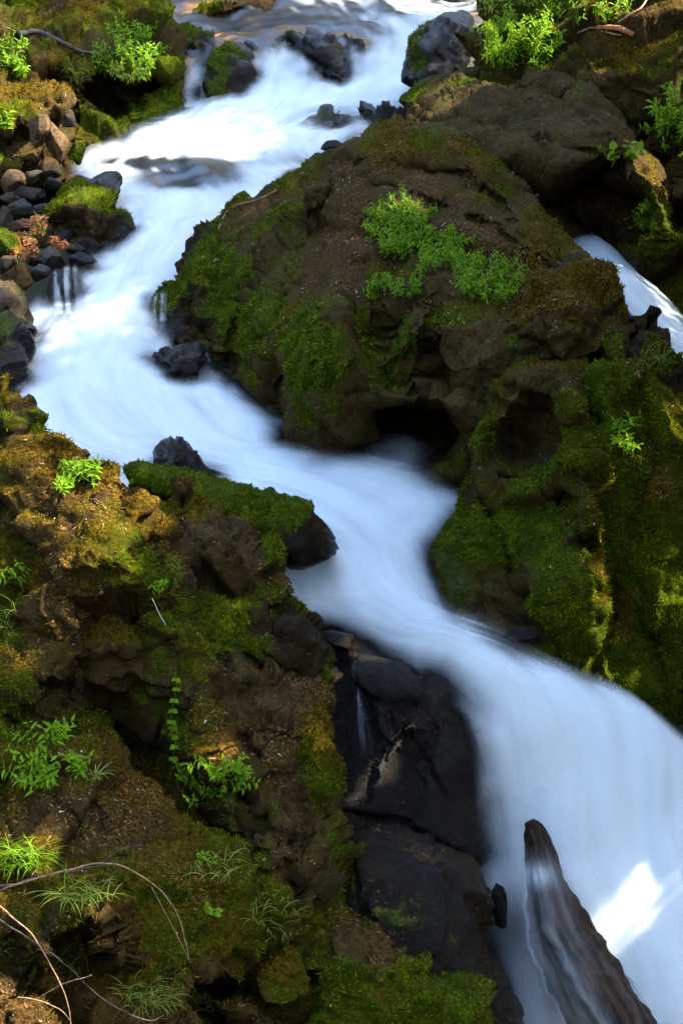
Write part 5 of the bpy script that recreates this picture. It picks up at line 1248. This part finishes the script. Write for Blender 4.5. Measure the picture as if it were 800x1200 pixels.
herb('small broadleaf plant left of the feathery one on the left outcrop crown', 78, 570, 10, 6, 10, .10, .07, 3, 17)
herb('dark green leafy clump at the left with a taller upper shoot, below the red needles', 62, 905, 38, 26, 30, .20, .060, 4, 18, separate=True)
herb('taller thin shoots above the dark green leafy clump at the left', 52, 868, 26, 12, 12, .22, .058, 4, 19, separate=True)
herb('vivid light green bushy plant in the crevice below the flat topped boulder', 248, 912, 34, 30, 36, .22, .058, 5, 20, separate=True, mat=M_LEAF)
herb('spindly seedling with few pale leaves above the hanging vine', 180, 690, 4, 6, 4, .12, .055, 2, 21, separate=True)
herb('leafy weeds at the left edge beside the outcrop', 18, 672, 8, 12, 7, .12, .05, 3, 22)
herb('scattered small leaves in the grass on the dark lower hump', 236, 1010, 14, 8, 10, .08, .045, 2, 23)
herb('lone round leaves lower on the dark lower hump', 246, 1066, 6, 6, 4, .05, .05, 1, 24, wr=.7)
herb('dark green plant low on the shaggy moss wall at the right edge', 735, 510, 14, 16, 14, .16, .07, 4, 25)
grass('bright green grassy bunch at the left edge above the dead branch', 20, 1012, 34, 14, 260, .22, .0048, 31, mat=M_LEAF)
grass('small pale arching grass tuft right of the dark green leafy clump', 110, 912, 9, 5, 40, .15, .0042, 32)
grass('long curved grass blades on the cap of the small rounded hump', 100, 1056, 34, 6, 80, .24, .0042, 33)
grass('sparse arching grass on the dark lower hump right of the branch', 252, 1020, 26, 22, 56, .18, .0040, 34)
grass('ferny grass growing at the bottom below the rounded hump', 175, 1172, 34, 14, 150, .20, .0040, 35)
grass('thin grass blades on the stacked blocks near the bottom centre', 322, 1075, 30, 28, 64, .16, .0036, 36)
grass('shaggy grass tuft at the right edge over the mossy wall', 765, 432, 26, 14, 110, .26, .004, 37)
grass('yellow green grass at the left edge beside the outcrop face', 8, 735, 10, 22, 60, .16, .003, 38)
grass('ferny green grass in the cleft between outcrop crown and brown slab', 205, 668, 9, 16, 50, .15, .003, 39)
grass('drooping grass blades on the upper left bank beside the yellow moss ledge', 88, 98, 10, 6, 26, .5, .008, 40)
grass('few grass blades between small hump and bottom left earth', 80, 1128, 26, 20, 34, .2, .004, 42)
grass('thin grass at the left edge below the dead branch', 4, 1110, 6, 14, 18, .13, .0028, 43)
grass('little grass tuft near the middle of the lower hump', 98, 975, 8, 5, 20, .10, .0025, 44)
grass('thin tall grass stems at the left edge between weeds and outcrop', 20, 715, 8, 14, 14, .24, .002, 45)

def vine():
    loc, _, _ = hit(205, 790); loc = np.array(loc)
    root = empty('hanging_vine', loc, 'single hanging vine with paired round leaves down the outcrop face', 'plant')
    pts = []
    for k in range(12):
        p, _, _ = hit(206 + 2.0 * math.sin(k), 782 + k * 9.5); pts.append(np.array(p) + (0, -.06, .0))
    pts = np.array(pts); pts[:, 1] = np.minimum.accumulate(pts[:, 1]) ; P = catmull(pts, 40) - loc
    v, f = tube(P, np.full(40, .0022), 5); mesh_obj('stem', v, f, M_LEAF, {'shade': np.full(len(v), .3)}, parent=root)
    me = one_leaf(M_LEAF); rg = np.random.default_rng(4)
    for k in range(1, 11):
        p = P[int(k * 3.6)]
        for sg in (1, -1):
            d = unit(np.array([sg * 1.0, -.35, -.55 + rg.normal() * .15])); u = unit(np.array([0, -.8, .6])); y = unit(np.cross(u, d)); z = np.cross(d, y)
            o = bpy.data.objects.new('leaf', me); link(o, root); l = .042 * rg.uniform(.8, 1.15)
            o.matrix_basis = Matrix(((d[0], y[0], z[0], p[0]), (d[1], y[1], z[1], p[1]), (d[2], y[2], z[2], p[2]), (0, 0, 0, 1))) @ Matrix.Diagonal((l, l * 1.9, l, 1))
vine()

# ------------------------------------------------------------------ dead branches and sticks
def branch(name, label, cat, path, r0, r1, mat, seed, lift=None, n=60, side=(), sides=8):
    """path of (px,py[,depth]); without a depth it lies on the rock, lifted a little"""
    P = []
    for q in path:
        if len(q) == 3: P.append(W(*q))
        else:
            p, nn, _ = hit(*q); P.append(np.array(p) + np.array(nn) * (lift or .02))
    A = catmull(P, n); A = A + 0.006 * np.stack([fbm(A, .12, 2, seed + k) for k in range(3)], -1)
    base = A[0].copy()
    V, F_ = tube(A, np.linspace(r0, r1, n), sides, 0.25, seed)
    if not side:
        o = mesh_obj(name, V - base, F_, mat); o.location = base; tag(o, label, cat); return o
    root = empty(name, base, label, cat)
    mesh_obj('main_stem', V - base, F_, mat, parent=root)
    for (pp, a, b, mt) in side:
        A2 = catmull([W(*q) for q in pp], 30); v, f = tube(A2, np.linspace(a, b, 30), 6, 0.2, seed + 3)
        mesh_obj('side_twig', v - base, f, mt, parent=root)
    return root

branch('dead_branch', 'long pale curved dead branch arching over the dark lower hump', 'branch',
       [(-12, 1050, 6.35), (20, 1036, 6.35), (60, 1026, 6.35), (100, 1015, 6.35), (122, 1012, 6.33), (142, 1015, 6.3), (165, 1026, 6.28), (188, 1042, 6.25), (203, 1062, 6.22), (214, 1088, 6.2), (221, 1123, 6.18)], .0062, .003, M_TWIG_L, 1, n=80,
       side=[([(178, 1040, 6.26), (196, 1074, 6.22), (224, 1128, 6.15)], .003, .0015, M_TWIG_L)])
branch('dead_branch', 'dark bark branch lying just under the pale curved one', 'branch',
       [(-12, 1040, 6.4), (20, 1036, 6.42), (50, 1026, 6.43), (85, 1021, 6.45), (118, 1014, 6.48), (156, 1006, 6.5)], .0085, .0022, M_TWIG_D, 2,
       side=[([(118, 1014, 6.48), (130, 1003, 6.5), (145, 994, 6.52), (168, 990, 6.55)], .004, .002, M_TWIG_D)])
branch('dead_branch', 'bare brown branch bending down to the bottom edge at lower left', 'branch',
       [(-10, 1055, 5.75), (15, 1075, 5.72), (35, 1094, 5.7), (52, 1116, 5.68), (66, 1142, 5.65), (78, 1172, 5.62), (84, 1210, 5.6)], .0045, .0028, M_TWIG_L, 3)
branch('dead_branch', 'dark thin branch crossing behind the bare brown one at lower left', 'branch',
       [(-10, 1072, 5.9), (25, 1094, 5.9), (60, 1118, 5.9), (90, 1142, 5.9), (118, 1168, 5.88), (150, 1188, 5.85), (180, 1206, 5.85)], .0048, .002, M_TWIG_D, 4,
       side=[([(150, 1188, 5.85), (176, 1196, 5.85), (192, 1190, 5.85)], .003, .0012, M_TWIG_L)])
branch('stick', 'short pale broken stick near the bottom left between the branches', 'stick', [(44, 1170, 5.8), (72, 1154, 5.8), (106, 1142, 5.8)], .004, .003, M_TWIG_L, 5)
branch('stick', 'pale twig at the bottom left corner curving to the right', 'stick', [(20, 1168, 5.5), (50, 1172, 5.5), (72, 1184, 5.5), (84, 1196, 5.5)], .003, .0015, M_TWIG_L, 6)
branch('stick', 'orange brown broken stick lying on top of the upper right bank', 'stick', [(702, 31), (722, 35), (744, 41)], .035, .03, M_TWIG_R, 7, lift=.05, n=12)
branch('dead_branch', 'grey bare branch leaning behind the orange brown stick', 'branch', [(722, 30), (745, 16), (764, -4)], .016, .010, M_TWIG_L, 8, lift=.10, n=20)
branch('dead_branch', 'bleached crooked branch lying left of the orange brown stick', 'branch', [(676, 37), (692, 36), (704, 33), (716, 40), (730, 42)], .014, .010, M_TWIG_L, 9, lift=.04, n=30)
branch('twig', 'thin tan twig hooked over the mossy lobe beside the stream', 'twig', [(256, 272), (264, 254), (280, 244), (300, 238), (326, 227)], .014, .008, M_TWIG_L, 10, lift=.05)
branch('twig', 'thin white twig sticking out by the spindly seedling', 'twig', [(178, 702, 8.3), (198, 740, 8.3)], .0025, .002, M_TWIG_W, 11, n=8)
branch('dead_branch', 'moss greyed root running down the upper left bank', 'branch', [(18, 38), (45, 42), (70, 52), (95, 62), (118, 65)], .05, .03, M_TWIG_D, 12, lift=.06)
